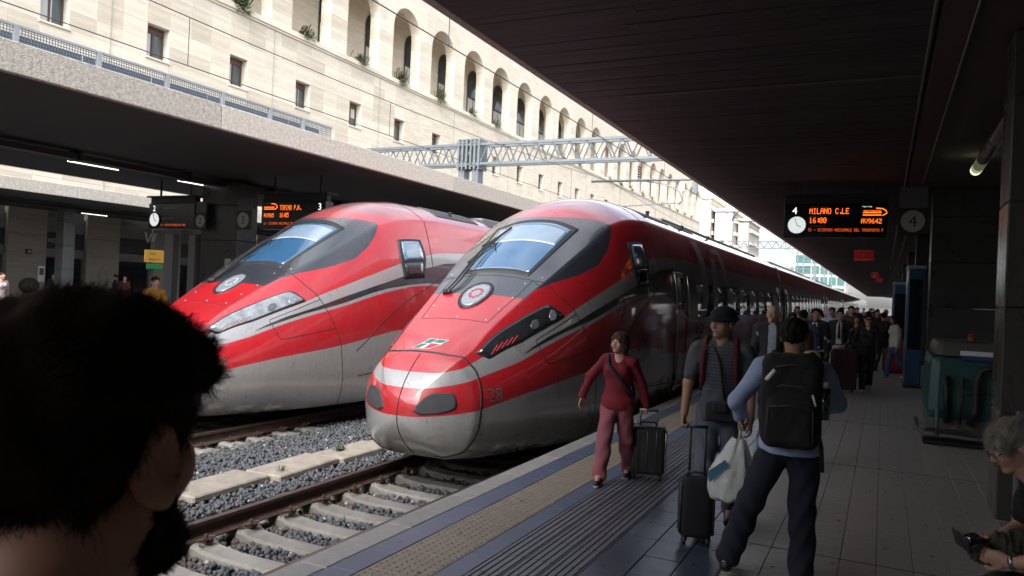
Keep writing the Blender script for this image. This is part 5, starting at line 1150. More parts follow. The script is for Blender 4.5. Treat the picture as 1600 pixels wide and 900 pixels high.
def hair_field(h, c, R, s, style):
    f = Sdf(h); T = lambda p: c+R @ (np.array(p)*s); E = lambda p, r, k=.015, op='u': f.ell(T(p), np.array(r)*s, k*s, op, R=R)
    if style == 'short': E((0, .020, .040), (.086, .106, .090)); E((0, -.105, -.035), (.085, .085, .098), .02, 's'); E((0, .03, -.135), (.12, .14, .085), .02, 's'); [E((q*.088, .0, -.02), (.02, .035, .045), .015, 's') for q in (-1, 1)]
    elif style == 'full': E((0, .020, .040), (.090, .112, .094)); E((0, -.04, .088), (.065, .075, .040), .03); E((0, -.112, -.045), (.085, .082, .098), .02, 's'); E((0, .03, -.140), (.13, .15, .085), .02, 's'); [E((q*.094, .010, -.014), (.032, .036, .048), .012, 's') for q in (-1, 1)]
    elif style == 'bob': E((0, .016, .030), (.100, .116, .104)); [E((q*.075, .012, -.055), (.042, .065, .070), .03) for q in (-1, 1)]; E((0, .07, -.05), (.07, .05, .07), .03); E((0, -.115, -.045), (.062, .080, .100), .02, 's')
    elif style == 'long': E((0, .016, .034), (.094, .114, .100)); [E((q*.07, .02, -.09), (.035, .06, .12), .03) for q in (-1, 1)]; E((0, .075, -.10), (.075, .045, .15), .03); E((0, -.115, -.05), (.058, .080, .105), .02, 's')
    elif style == 'afro': E((0, .03, .05), (.155, .155, .14)); E((0, -.16, -.05), (.07, .10, .10), .02, 's')
    elif style == 'bun': E((0, .020, .040), (.088, .108, .092)); E((0, .02, .15), (.055, .055, .05), .02); E((0, -.105, -.035), (.080, .085, .098), .02, 's'); E((0, .03, -.135), (.12, .14, .085), .02, 's')
    return f
def ik(a, b, l1, l2, hint):
    a = np.array(a, float); b = np.array(b, float); d = b-a; L_ = min(np.linalg.norm(d), (l1+l2)*.995); u = d/np.linalg.norm(d); b = a+u*L_
    x = (l1*l1-l2*l2+L_*L_)/(2*L_); hgt = math.sqrt(max(l1*l1-x*x, 0)); hv = np.array(hint, float); hv -= u*(hv@u); hv /= np.linalg.norm(hv)+1e-9
    return a+u*x+hv*hgt, b
def hand_items(f, w, d, s, side, curl=.5, palm=None):
    """palm, four fingers and a thumb from wrist w along direction d"""
    d = np.array(d, float); d /= np.linalg.norm(d); pn = np.array(palm if palm is not None else (-side, 0, 0), float); pn -= d*(pn@d); pn /= np.linalg.norm(pn); lat = np.cross(d, pn)*side
    R = np.stack([lat, pn, d], 1); f.ell(w+d*.045*s, np.array((.040, .016, .055))*s, .012, R=R)
    for i, (o, L_) in enumerate(((-.030, .062), (-.010, .075), (.010, .078), (.029, .070))):
        p = w+d*.085*s+lat*o*s; c1 = math.cos(curl); s1 = math.sin(curl); q = p+(d*c1+pn*s1)*L_*.5*s; c2 = math.cos(curl*2.2); s2 = math.sin(curl*2.2); e = q+(d*c2+pn*s2)*L_*.5*s; f.cone(p, q, .0095*s, .0085*s, .004); f.cone(q, e, .0085*s, .007*s, .003)
    p = w+d*.03*s+lat*.034*s; q = p+(d*.7+lat*.55+pn*.45)*.045*s; e = q+(d*.85+pn*.5)*.032*s; f.cone(p, q, .013*s, .010*s, .008); f.cone(q, e, .010*s, .008*s, .004)
def person(label, loc, rotz, h=1.75, female=False, skin='fair', hair=('short', 'black'), legs=((.25, .1, 0), (-.25, .35, 0)), wr=None, wl=None, hint_r=(-.5, .7, -.2), hint_l=(.5, .7, -.2), lean=.03, head=(0, 0), top=None, sleeve='long', trousers=None, shoes=None, res=.012, hres=.007, group=None, curl=(.5, .5), jacket=None, tie=None, wide=1.0, hand_dirs=(None, None), fine_hands=False, face=True, name='person', sit=False):
    s = h/1.75; T = thing(name, label, 'person', loc, rotz, group); G = {}
    shw = (.150 if female else .182)*s*(1+(wide-1)*.6); hw = .088*s; L1, L2 = .42*s, .42*s; hipz = .92*s
    J = {}
    for side, key, (ph, kb, lat) in ((-1, 'R', legs[0]), (1, 'L', legs[1])):
        hp = np.array([side*hw, 0, 0]); kn = hp+L1*np.array([side*math.sin(lat), -math.sin(ph)*math.cos(lat), -math.cos(ph)*math.cos(lat)]); a2 = ph-kb; an = kn+L2*np.array([side*math.sin(lat), -math.sin(a2)*math.cos(lat), -math.cos(a2)*math.cos(lat)]); J['hip'+key], J['knee'+key], J['ank'+key] = hp, kn, an
    low = min(J['ankR'][2], J['ankL'][2]); oz = .085*s-low
    for k in list(J): J[k] = J[k]+np.array([0, 0, oz])
    pel = np.array([0, 0, oz+.03*s]); up = lambda z, y=0: pel+np.array([0, -math.sin(lean)*z*s+y*s, math.cos(lean)*z*s])
    waist, chest, shc, nb = up(.15), up(.34), up(.50), up(.555); hc = up(.695)+np.array([0, -.015*s-.10*math.sin(max(lean-.1, 0)*1.2), 0])
    J['shR'] = shc+np.array([-shw, .005, -.022*s]); J['shL'] = shc+np.array([shw, .005, -.022*s])
    for key, side, tgt, hint in (('R', -1, wr, hint_r), ('L', 1, wl, hint_l)):
        if tgt is None: tgt = (side*(shw+.06*s), -.03*s, .84*s+oz-hipz)
        e, w = ik(J['sh'+key], tgt, .285*s, .255*s, hint); J['el'+key], J['wr'+key] = e, w
    fw = .9 if female else 1.0
    def torso(f, g=0.0, k=.05):
        R0 = rotm(0, lean)
        f.ell(pel, np.array((.155, .112, .125))*s, k, grow=g); f.ell(waist, np.array((.132*fw, .102, .15))*s*np.array((wide, wide, 1)), k, grow=g); f.ell(chest, np.array((.158*fw, .108, .175))*s*np.array((wide, wide, 1)), k, R=R0, grow=g); f.cone(J['shR']+np.array([.03*s, 0, -.01]), J['shL']+np.array([-.03*s, 0, -.01]), .058*s, .058*s, k, grow=g)
        for q_ in ('R', 'L'): f.cone(nb-np.array([0, -.01*s, .02*s]), J['sh'+q_]+np.array([0, 0, .005]), .050*s, .046*s, .03, grow=g)
        if female:
            for q in (-1, 1): f.ell(up(.37)+np.array([q*.062*s, -.085*s, 0]), np.array((.062, .05, .058))*s, .04, grow=g)
    def arm(f, key, g=0.0, upto=1.0, fore=True, k=.02):
        a, e, w = J['sh'+key], J['el'+key], J['wr'+key]
        f.cone(a, e if upto >= 1 else a+(e-a)*upto, .054*s, (.042 if upto >= 1 else .046)*s, k, grow=g)
        if fore and upto >= 1: f.cone(e, w, .043*s, .029*s, k, grow=g)
    def leg(f, key, g=0.0, k=.02, end=1.0):
        g = g+(wide-1)*.09*s; f.cone(J['hip'+key], J['knee'+key], .084*s, .060*s, k, grow=g); a, b = J['knee'+key], J['ank'+key]; f.cone(a, a+(b-a)*end, .058*s, .040*s+(.018*s if g > 0 else 0)*end, k, grow=g); m = a+(b-a)*.3+np.array([0, .018*s, 0]); f.ell(m, np.array((.05, .052, .10))*s, k, grow=g)
    Rh = rotm(head[0], head[1])
    f = Sdf(res); torso(f)
    for k_ in 'RL': arm(f, k_); leg(f, k_); f.cone(J['ank'+k_], J['ank'+k_]+np.array([0, -.14*s, -.05*s]), .038*s, .028*s, .02)
    f.cone(nb-np.array([0, 0, .05*s]), hc+np.array([0, .012*s, -.06*s]), .058*s*fw, .052*s*fw, .03)
    V, Fc = f.mesh(); Vs = [V]; Fs = [Fc]; n = len(V)
    fh = Sdf(hres); head_items(fh, hc, Rh, s*1.0, female); fh.cone(nb, hc+np.array([0, .014*s, -.05*s]), .057*s*fw, .052*s*fw, .025); V2, F2_ = fh.mesh(); Vs.append(V2); Fs.append(F2_+n); n += len(V2)
    fhd = Sdf(.0055 if fine_hands else max(.009, hres))
    for i, (key, side) in enumerate((('R', -1), ('L', 1))):
        d = (J['wr'+key]-J['el'+key]) if hand_dirs[i] is None else np.array(hand_dirs[i], float); hand_items(fhd, J['wr'+key], d, s, side, curl[i]); fhd.cone(J['wr'+key]-d/np.linalg.norm(d)*.05*s, J['wr'+key], .030*s, .027*s, .01)
    V3, F3 = fhd.mesh(); Vs.append(V3); Fs.append(F3+n)
    VV = np.concatenate(Vs); FF = np.concatenate(Fs); loc_ = (VV-hc) @ Rh/s
    lipv = (np.abs(loc_[:, 0]) < .026) & (loc_[:, 1] < -.082) & (loc_[:, 2] < -.048) & (loc_[:, 2] > -.072); mi = lipv[FF].all(1).astype(int)
    body = mk('body', VV, FF, [SKIN[skin], M_LIP], T, True, mi, local=True)
    if face:
        for q in (-1, 1):
            b = MB(); c = hc+Rh @ (np.array((q*.032, -.080, .004))*s); b2 = Sdf(.004); b2.ell(c, np.array((.0135, .0135, .0125))*s, .002); ve, fe = b2.mesh(); lo = (ve-c) @ Rh/s; iris = (lo[:, 1] < -.009) & (np.hypot(lo[:, 0], lo[:, 2]) < .0068); mk('eye', ve, fe, [M_EYEW, M_IRIS], body, True, iris[fe].all(1).astype(int), local=True)
            b = MB(); b.path([hc+Rh @ (np.array((q*x, y, z))*s) for x, y, z in ((.014, -.090, .023), (.032, -.092, .029), (.050, -.080, .024))], [.0028*s, .0038*s, .002*s], n=5); mk('eyebrow', b.V, b.F, HAIRM[hair[1] if hair else 'grey'], body, True, local=True)
    if hair:
        hf = hair_field(hres, hc, Rh, s, hair[0]); ph = random.random()*9
        Vh, Fh = hf.mesh(noise=lambda X, Y, Z: .0035*np.sin(150*X+40*Z+ph)*np.sin(95*Y+60*Z)+.003*np.sin(70*X-50*Z+3*np.sin(60*Y))); mk('hair', Vh, Fh, HAIRM[hair[1]], T, True, local=True)
    if top:
        ft = Sdf(res); g = .014*s; torso(ft, g)
        for k_ in 'RL': arm(ft, k_, g*1.2, 1.0 if sleeve == 'long' else .72, sleeve == 'long')
        ft.ell(pel-np.array([0, 0, .02*s]), np.array((.165*wide, .122*wide, .16))*s, .03, grow=g)
        ft.ell(nb+np.array([0, -.02*s, .05*s]), np.array((.066, .072, .055))*s, .01, 's')
        if female: ft.ell(nb+np.array([0, -.09*s, .0])*1.0, np.array((.055, .07, .09))*s, .01, 's')
        if sleeve == 'long':
            for k_ in 'RL': ft.ell(J['wr'+k_]+(J['wr'+k_]-J['el'+k_])/np.linalg.norm(J['wr'+k_]-J['el'+k_])*.035*s, np.array((.045, .045, .045))*s, .005, 's')
        zb = pel[2]-.075*s; Vt, Ft = ft.mesh(clip=((-9, -9, zb), (9, 9, 9)) if not sit else None, noise=wrinkle((.002 if jacket else .0065)*s, 34, random.random()*6)); mk('top', Vt, Ft, top, T, True, local=True)
    if jacket:
        fj = Sdf(res); g = .026*s; torso(fj, g)
        for k_ in 'RL': arm(fj, k_, g*.8)
        fj.ell(nb+np.array([0, -.02*s, .05*s]), np.array((.070, .078, .055))*s, .01, 's'); fj.box(up(.30)+np.array([0, -.17*s, 0]), (.055*s, .10*s, .26*s), .01, .01, 's')
        zb = pel[2]-.13*s; Vt, Ft = fj.mesh(clip=((-9, -9, zb), (9, 9, 9)), noise=wrinkle(.004*s, 36, random.random()*6)); mk('jacket', Vt, Ft, jacket, T, True, local=True)
        if tie: b = MB(); b.path([up(.52)+np.array([0, -.10*s, 0]), up(.40)+np.array([0, -.145*s, 0]), up(.16)+np.array([0, -.135*s, 0])], [.012*s, .022*s, .030*s], n=6); mk('tie', b.V, b.F, tie, T, True, local=True)
    if trousers:
        fp = Sdf(res); g = .013*s; fp.ell(pel, np.array((.155, .112, .125))*s, .04, grow=g)
        for k_ in 'RL': leg(fp, k_, g, .03, .96)
        Vt, Ft = fp.mesh(clip=((-9, -9, .045*s), (9, 9, pel[2]+.10*s)), noise=wrinkle(.0075*s, 30, random.random()*6)); mk('trousers', Vt, Ft, trousers, T, True, local=True)
    if shoes:
        for k_ in 'RL':
            a = J['ank'+k_]; fs = Sdf(res*.75); pit = max(0, (a[2]-.085*s))*1.6; dz = pit*.5; fs.cone(a+np.array([0, .035*s, -.045*s]), a+np.array([0, -.155*s, -.055*s-dz*.6]), .044*s, .036*s, .02); fs.cone(a+np.array([0, .01, 0]), a+np.array([0, -.05*s, -.03*s]), .045*s, .04*s, .03)
            zb = a[2]-.082*s-dz*1.2; Vt, Ft = fs.mesh(clip=((-9, -9, zb), (9, 9, 9))); sh = mk('shoe', Vt, Ft, shoes[0], T, True, local=True)
            if len(shoes) > 1: lo_ = Sdf(res*.75); lo_.cone(a+np.array([0, .035*s, -.058*s]), a+np.array([0, -.155*s, -.062*s-dz*.6]), .046*s, .039*s, .01); Vt, Ft = lo_.mesh(clip=((-9, -9, zb-.004), (9, 9, zb+.022*s))); mk('sole', Vt, Ft, shoes[1], sh, True, local=True)
            if len(shoes) > 2: b = MB(); b.path([a+np.array([-.03*s, -.06*s, -.012*s]), a+np.array([.03*s, -.075*s, -.012*s]), a+np.array([-.03*s, -.095*s, -.02*s]), a+np.array([.03*s, -.11*s, -.025*s])], .008*s, n=5); mk('laces', b.V, b.F, shoes[2], sh, True, local=True)
    T_info[T.name] = dict(J=J, hc=hc, Rh=Rh, up=up, pel=pel, s=s, nb=nb); return T
T_info = {}
def kid(T, name, b, m, smooth=True, parent=None):
    return mk(name, b.V, b.F, m, parent or T, smooth, local=True)
def suitcase(name, label, loc, rotz, w, d, h, m, handle=.35, ribs=0, group=None, tilt=0.0, trim=None, handle_m=None):
    T = thing(name, label, 'suitcase', loc, rotz, group); b = MB(); b.cbox(-w/2, w/2, -d/2, d/2, .05, h, min(.05, d*.25)); kid(T, 'shell', b, m)
    if ribs:
        for i in range(ribs): x = -w/2+w*(i+1)/(ribs+1); b = MB(); b.cbox(x-.008, x+.008, -d/2-.006, d/2+.006, .09, h-.04, .004); kid(T, 'rib', b, m)
    for sx in (-1, 1):
        b = MB(); b.cbox(sx*w*.5-.012, sx*w*.5+.012, -d*.42, d*.42, .08, h-.05, .01); kid(T, 'side_guard', b, trim or M_BLACKM)
        for sy in (-1, 1): b = MB(); b.tube((sx*w*.36-.012, sy*d*.32, .03), (sx*w*.36+.012, sy*d*.32, .03), .03, n=14); b.box(sx*w*.36-.02, sx*w*.36+.02, sy*d*.32-.02, sy*d*.32+.02, .035, .07); kid(T, 'wheel', b, M_RUB)
    b = MB()
    for sx in (-1, 1): b.tube((sx*w*.24, d*.3, h-.02), (sx*w*.24, d*.3, h+handle), .009, n=8)
    b.tube((-w*.24-.01, d*.3, h+handle), (w*.24+.01, d*.3, h+handle), .013, n=8); kid(T, 'pull_handle', b, handle_m or M_STEEL)
    b = MB(); b.path([(-.08, 0, h-.005), (-.07, 0, h+.03), (.07, 0, h+.03), (.08, 0, h-.005)], .010, n=6); kid(T, 'carry_handle', b, M_RUB); b = MB(); b.box(-w*.5-.002, w*.5+.002, -.006, .006, .10, h-.05); kid(T, 'zip', b, M_BLACKM); T.rotation_euler[1] = 0; T.rotation_euler[0] = tilt; return T
# ---- woman in red pulling a grey case
J1 = person('woman in red jumper and pink trousers pulling a grey suitcase along the tactile strip', (-2.36, 7.42, 0), .12, 1.50, True, 'fair', ('bob', 'brown'), legs=((.42, .08, .03), (-.20, .22, .03)), wr=(-.36, -.02, .80), wl=(.30, .10, .70), hint_r=(-.8, .5, 0), head=(-.45, 0), top=cloth('red', (.17, .008, .016)), trousers=cloth('dusty_pink', (.26, .075, .095)), shoes=(mat('shoe_black', (.015, .014, .016), .5), mat('sole_white', (.6, .6, .58), .6), mat('laces_coral', (.55, .06, .05), .6)), res=.010, hres=.0055, wide=1.13, curl=(.45, 1.3), hand_dirs=(None, (.1, -.1, -1)))
i = T_info[J1.name]; up, s = i['up'], i['s']; b = MB(); b.path([up(.52)+np.array((-.10, -.03, .03)), up(.46)+np.array((-.085, -.12, 0)), up(.34)+np.array((.0, -.165, 0)), up(.2)+np.array((.11, -.14, 0)), up(.08)+np.array((.17, -.03, 0)), up(.2)+np.array((.13, .11, 0)), up(.42)+np.array((-.02, .13, 0)), up(.52)+np.array((-.09, .06, .03))], .017, n=6); kid(J1, 'shoulder_strap', b, cloth('navy_strap', (.015, .017, .035)))
suitcase('rolling_suitcase', 'grey hard shell cabin suitcase with pull handle, pulled by the woman in red', (-2.11, 7.70, 0), .25, .36, .24, .54, mat('case_graphite', (.045, .042, .042), .35, .3, var=.15), .14, 3, trim=mat('case_silver', (.45, .48, .55), .25, .6))
# ---- man with bucket hat, camera bag and black trolley
J2 = person('man in dark bucket hat and striped polo with red rucksack straps pulling a black trolley', (-1.15, 6.30, 0), .05, 1.77, False, 'tan', ('short', 'black'), legs=((.12, .05, .0), (-.15, .3, .0)), wr=(-.27, -.10, .88), wl=(.25, -.05, .86), hint_r=(-.8, .5, 0), wide=1.0, head=(-.55, .05), top=cloth('polo_grey', (.06, .064, .075)), sleeve='short', trousers=cloth('pale_jeans', (.10, .115, .14)), shoes=(mat('shoe_black', (.015, .014, .016), .5), mat('sole_white', (.6, .6, .58), .6)), res=.011, hres=.0055, curl=(1.2, .6), hand_dirs=((0, -.35, -1), None))
i = T_info[J2.name]; hc, Rh, up, s = i['hc'], i['Rh'], i['up'], i['s']
f = Sdf(.008); f.ell(hc+Rh @ np.array((0, .012, .055)), (.098, .118, .085), .02, R=Rh); f.ell(hc+Rh @ np.array((0, .0, .035)), (.125, .160, .016), .02, R=Rh); f.ell(hc+Rh @ np.array((0, .012, -.03)), (.105, .125, .075), .01, 's', R=Rh); V, Fc = f.mesh(noise=wrinkle(.002, 60)); mk('bucket_hat', V, Fc, cloth('navy_hat', (.008, .009, .018)), J2, True, local=True)
for q in (-1, 1):
    b = MB(); b.path([up(.54)+np.array((q*.10, .08, .02)), up(.55)+np.array((q*.115, -.02, .03)), up(.44)+np.array((q*.125, -.125, 0)), up(.28)+np.array((q*.13, -.115, 0)), up(.16)+np.array((q*.15, .0, 0))], .022, n=6); kid(J2, 'rucksack_strap', b, cloth('strap_red', (.08, .008, .011)))
f = Sdf(.012); f.box(up(.32)+np.array((0, .20, 0)), (.15, .09, .22), .06); V, Fc = f.mesh(noise=wrinkle(.003)); mk('rucksack', V, Fc, cloth('rucksack_dark', (.02, .02, .022)), J2, True, local=True)
b = MB(); b.path([up(.54)+np.array((-.09, -.02, .03)), up(.40)+np.array((.0, -.145, 0)), up(.10)+np.array((.06, -.16, 0))], .011, n=6); kid(J2, 'camera_strap', b, M_RUB)
f = Sdf(.01); f.box(up(.02)+np.array((.04, -.20, 0)), (.12, .06, .075), .03); f.box(up(.06)+np.array((.04, -.26, 0)), (.06, .03, .04), .02); V, Fc = f.mesh(); mk('camera_bag', V, Fc, cloth('bag_black', (.012, .012, .013)), J2, True, local=True)
b = MB()
for k in range(14):
    z = .18+k*.026; b.path([up(z)+np.array((x, -.128+.5*x*x*2.2, 0)) for x in np.linspace(-.11, .11, 7)], .0022, n=4)
kid(J2, 'polo_stripe', b, cloth('stripe_pale', (.15, .155, .17)))
suitcase('black_trolley', 'slim black fabric trolley bag rolling beside the man in the bucket hat', (-1.22, 5.90, 0), .3, .24, .20, .50, cloth('trolley_black', (.010, .010, .012)), .37, 0, handle_m=M_BLACKM)
# ---- man walking away: pale blue shirt, black rucksack
J3 = person('man in pale blue shirt and dark jeans walking away under a big black rucksack', (-.52, 5.38, 0), PI+.08, 1.72, False, 'tan', ('full', 'black'), legs=((.06, .06, .02), (-.04, .05, .34)), wr=(-.13, -.33, 1.10), wl=(.33, -.12, 1.06), hint_r=(-1, .25, -.35), hint_l=(.35, 1, 0), head=(-.25, .1), top=cloth('pale_blue', (.31, .38, .56)), trousers=cloth('dark_jeans', (.006, .009, .018)), shoes=(mat('shoe_black', (.015, .014, .016), .5),), res=.010, hres=.006, wide=1.14, curl=(.8, 1.3), hand_dirs=(None, (0, -.2, -1)))
i = T_info[J3.name]; up, s, nb = i['up'], i['s'], i['nb']
f = Sdf(.010); f.box(up(.30)+np.array((0, .20, 0)), (.185, .12, .30), .08); f.box(up(.18)+np.array((0, .30, 0)), (.145, .05, .16), .05); f.box(up(.44)+np.array((0, .26, 0)), (.13, .06, .09), .04); V, Fc = f.mesh(noise=wrinkle(.004, 30)); rk = mk('rucksack', V, Fc, cloth('rucksack_black', (.009, .009, .010)), J3, True, local=True)
for q in (-1, 1):
    b = MB(); b.path([up(.50)+np.array((q*.10, .14, .02)), up(.575)+np.array((q*.115, .02, .01)), up(.50)+np.array((q*.13, -.11, 0)), up(.30)+np.array((q*.14, -.12, 0)), up(.12)+np.array((q*.15, .05, 0))], .028, n=6); kid(J3, 'rucksack_strap', b, cloth('rucksack_black', (.009, .009, .010)))
b = MB(); b.path([up(.50)+np.array((.10, .325, 0)), up(.43)+np.array((.15, .318, 0))], .014, n=6); kid(J3, 'white_strap_tag', b, M_WHITE, parent=rk)
b = MB(); b.path([up(.36)+np.array((-.125, .335, 0)), up(.29)+np.array((-.145, .33, 0))], .007, n=6); kid(J3, 'reflective_piping', b, M_WHITE, parent=rk)
b = MB(); b.tube(up(.44)+np.array((-.195, .24, 0)), up(.40)+np.array((-.195, .24, 0)), .022, n=10); kid(J3, 'bottle_cap', b, mat('bottle_cap', (.45, .46, .44), .4, var=0), parent=rk); b = MB(); b.tube(up(.40)+np.array((-.195, .24, 0)), up(.20)+np.array((-.195, .24, 0)), .034, n=12); kid(J3, 'bottle', b, M_BGLASS, parent=rk)
for pts in ([(-.15, .30, .36), (-.06, .325, .405), (.06, .325, .405), (.15, .30, .36)], [(-.125, .352, .27), (0, .358, .285), (.125, .352, .27)], [(-.13, .352, .27), (-.135, .352, .06)], [(.13, .352, .27), (.135, .352, .06)], [(-.10, .325, .52), (0, .335, .54), (.10, .325, .52)]):
    b = MB(); b.path([up(z_)+np.array((x_, y_, 0)) for x_, y_, z_ in pts], .004, n=5); kid(J3, 'zip', b, mat('zip_grey', (.05, .05, .052), .4, var=0), parent=rk)
b = MB(); b.path([up(.14)+np.array((-.16, .18, 0)), up(.02)+np.array((-.19, .2, 0)), up(-.14)+np.array((-.20, .2, 0))], .014, n=5); kid(J3, 'dangling_strap', b, M_RUB, parent=rk)
f = Sdf(.009); f.cone(nb+np.array((-.065, .03, 0)), nb+np.array((.065, .03, 0)), .034, .034, .03); f.cone(nb+np.array((-.06, -.01, -.01)), nb+np.array((-.03, -.07, -.03)), .028, .02, .02); f.cone(nb+np.array((.06, -.01, -.01)), nb+np.array((.03, -.07, -.03)), .028, .02, .02); f.cone(nb+np.array((0, .03, -.03)), nb+np.array((0, .02, .10)), .046, .040, .005, op='s'); V, Fc = f.mesh(); mk('collar', V, Fc, cloth('pale_blue', (.31, .38, .56)), J3, True, local=True)
# carrier bag in his hand
T = thing('carrier_bag', 'thin white plastic carrier bag with blue print, held beside the walking man', 'bag', (-.91, 5.47, .49))
def bag_mesh():
    V = []; Fc = []; n = 40; m = 22
    for j in range(m):
        z = j/(m-1); w = .155*(1-.70*max(0, z-.35)**1.2/.60) if z > .35 else .155*(.80+.2*math.sin(z/.35*PI/2)); d = .075*(1-.8*max(0, z-.3)) ; 
        if j == 0: w *= .55; d *= .5
        for i_ in range(n):
            a = 2*PI*i_/n; fold = 1+.10*math.sin(7*a+2*z)*(.3+z)+.06*math.sin(13*a-9*z); V.append((w*math.cos(a)*fold+.05*z*z, d*math.sin(a)*fold, .02+.44*z+.008*math.sin(5*a)))
    for j in range(m-1):
        for i_ in range(n): a = j*n+i_; b_ = j*n+(i_+1) % n; Fc.append((a, b_, b_+n, a+n))
    Fc.append(tuple(range(n-1, -1, -1))); return V, Fc
V, Fc = bag_mesh(); V = [(x, y, z-.05) for x, y, z in V]; M_BAG = mat('thin_plastic', (.74, .76, .72), .35, var=.2, vscale=8, bump=.5, bscale=18, trans=.25); mk('film', V, Fc, M_BAG, T, True, local=True)
b = MB(); b.add([(-.14, -.085, .17), (-.02, -.088, .27), (.0, -.082, .23), (-.12, -.085, .10)], [(0, 1, 2, 3)]); kid(T, 'printed_panel', b, mat('print_blue', (.05, .16, .24), .4, var=0), False)
b = MB(); b.path([(.05, 0, .38), (.06, 0, .46), (.05, .0, .50)], .012, n=6); kid(T, 'handle', b, M_BAG)
b = MB(); b.cbox(-.06, .09, -.05, .05, -.02, .12, .02); kid(T, 'box_inside', b, mat('yellow_box', (.5, .48, .30), .6))
# ---- woman in beige behind him, bald man, people coming along the platform
person('woman in beige cardigan with brown hair and black shoulder bag, behind the man in blue', (-.80, 9.3, 0), 2.7, 1.56, True, 'fair', ('long', 'brown'), top=cloth('beige', (.33, .29, .20)), trousers=cloth('black', (.012, .012, .014)), shoes=(mat('shoe_black', (.015, .014, .016), .5),), wl=(.20, -.25, 1.05), head=(.6, 0), res=.014, hres=.008)
person('tall bald man in pale striped shirt and open dark jacket by the train door', (-1.50, 12.1, 0), .25, 1.80, False, 'fair', None, top=cloth('pale_stripe', (.30, .34, .40)), jacket=cloth('charcoal', (.02, .02, .024)), trousers=cloth('black', (.012, .012, .014)), shoes=(mat('shoe_black', (.015, .014, .016), .5),), head=(-.4, 0), res=.014, hres=.008)
J5 = person('woman in black with sunglasses and hair pinned up, beside a plum suitcase', (-.28, 18.2, 0), .1, 1.68, True, 'fair', ('bun', 'black'), top=cloth('black_top', (.010, .010, .012)), trousers=cloth('black', (.012, .012, .014)), shoes=(mat('trainer_pale', (.35, .34, .33), .6),), wr=(-.24, -.05, .92), res=.015, hres=.008)
i = T_info[J5.name]; b = MB(); hc = i['hc']; b.cbox(hc[0]-.055, hc[0]+.055, hc[1]-.105, hc[1]-.085, hc[2]-.008, hc[2]+.022, .006); kid(J5, 'sunglasses', b, M_BGLASS)
f = Sdf(.015); f.box(i['up'](.02)+np.array((-.16, -.16, 0)), (.16, .07, .12), .04); V, Fc = f.mesh(); mk('handbag', V, Fc, cloth('bag_black', (.012, .012, .013)), J5, True, local=True)
suitcase('large_suitcase', 'large plum coloured suitcase standing by the woman in black', (-.72, 18.0, 0), .1, .50, .30, .92, mat('case_plum', (.085, .035, .055), .4, var=.12), .05, 4)
J6 = person('person in black coat pulling the red suitcase', (.02, 24.2, 0), 2.9, 1.70, False, 'fair', ('short', 'darkbrown'), top=cloth('black_top', (.010, .010, .012)), trousers=cloth('black', (.012, .012, .014)), shoes=(mat('shoe_black', (.015, .014, .016), .5),), wr=(.0, -.2, .9), res=.02, hres=.01, face=False)
suitcase('red_suitcase', 'bright red suitcase with an orange bag lying on top', (.33, 24.3, 0), 0, .58, .32, .80, mat('case_red', (.28, .012, .012), .45, var=.1), .1, 0)
f = Sdf(.02); f.ell((.30, 24.2, .93), (.24, .12, .11), .03); f.cone((.45, 24.2, 1.0), (.47, 24.2, 1.25), .05, .04, .04); V, Fc = f.mesh(noise=wrinkle(.008, 30)); o = mk('soft_bag', V, Fc, cloth('orange', (.42, .15, .015)), None, True); setp(o, 'orange soft bag lying on the red suitcase', 'bag')
person('person in white top and blue jeans leaning by the blue kiosk', (.30, 22.4, 0), -1.2, 1.65, True, 'fair', ('long', 'darkbrown'), top=cloth('white_top', (.5, .5, .5)), trousers=cloth('mid_jeans', (.05, .09, .17)), shoes=(mat('trainer_pale', (.35, .34, .33), .6),), res=.02, hres=.01, face=False)
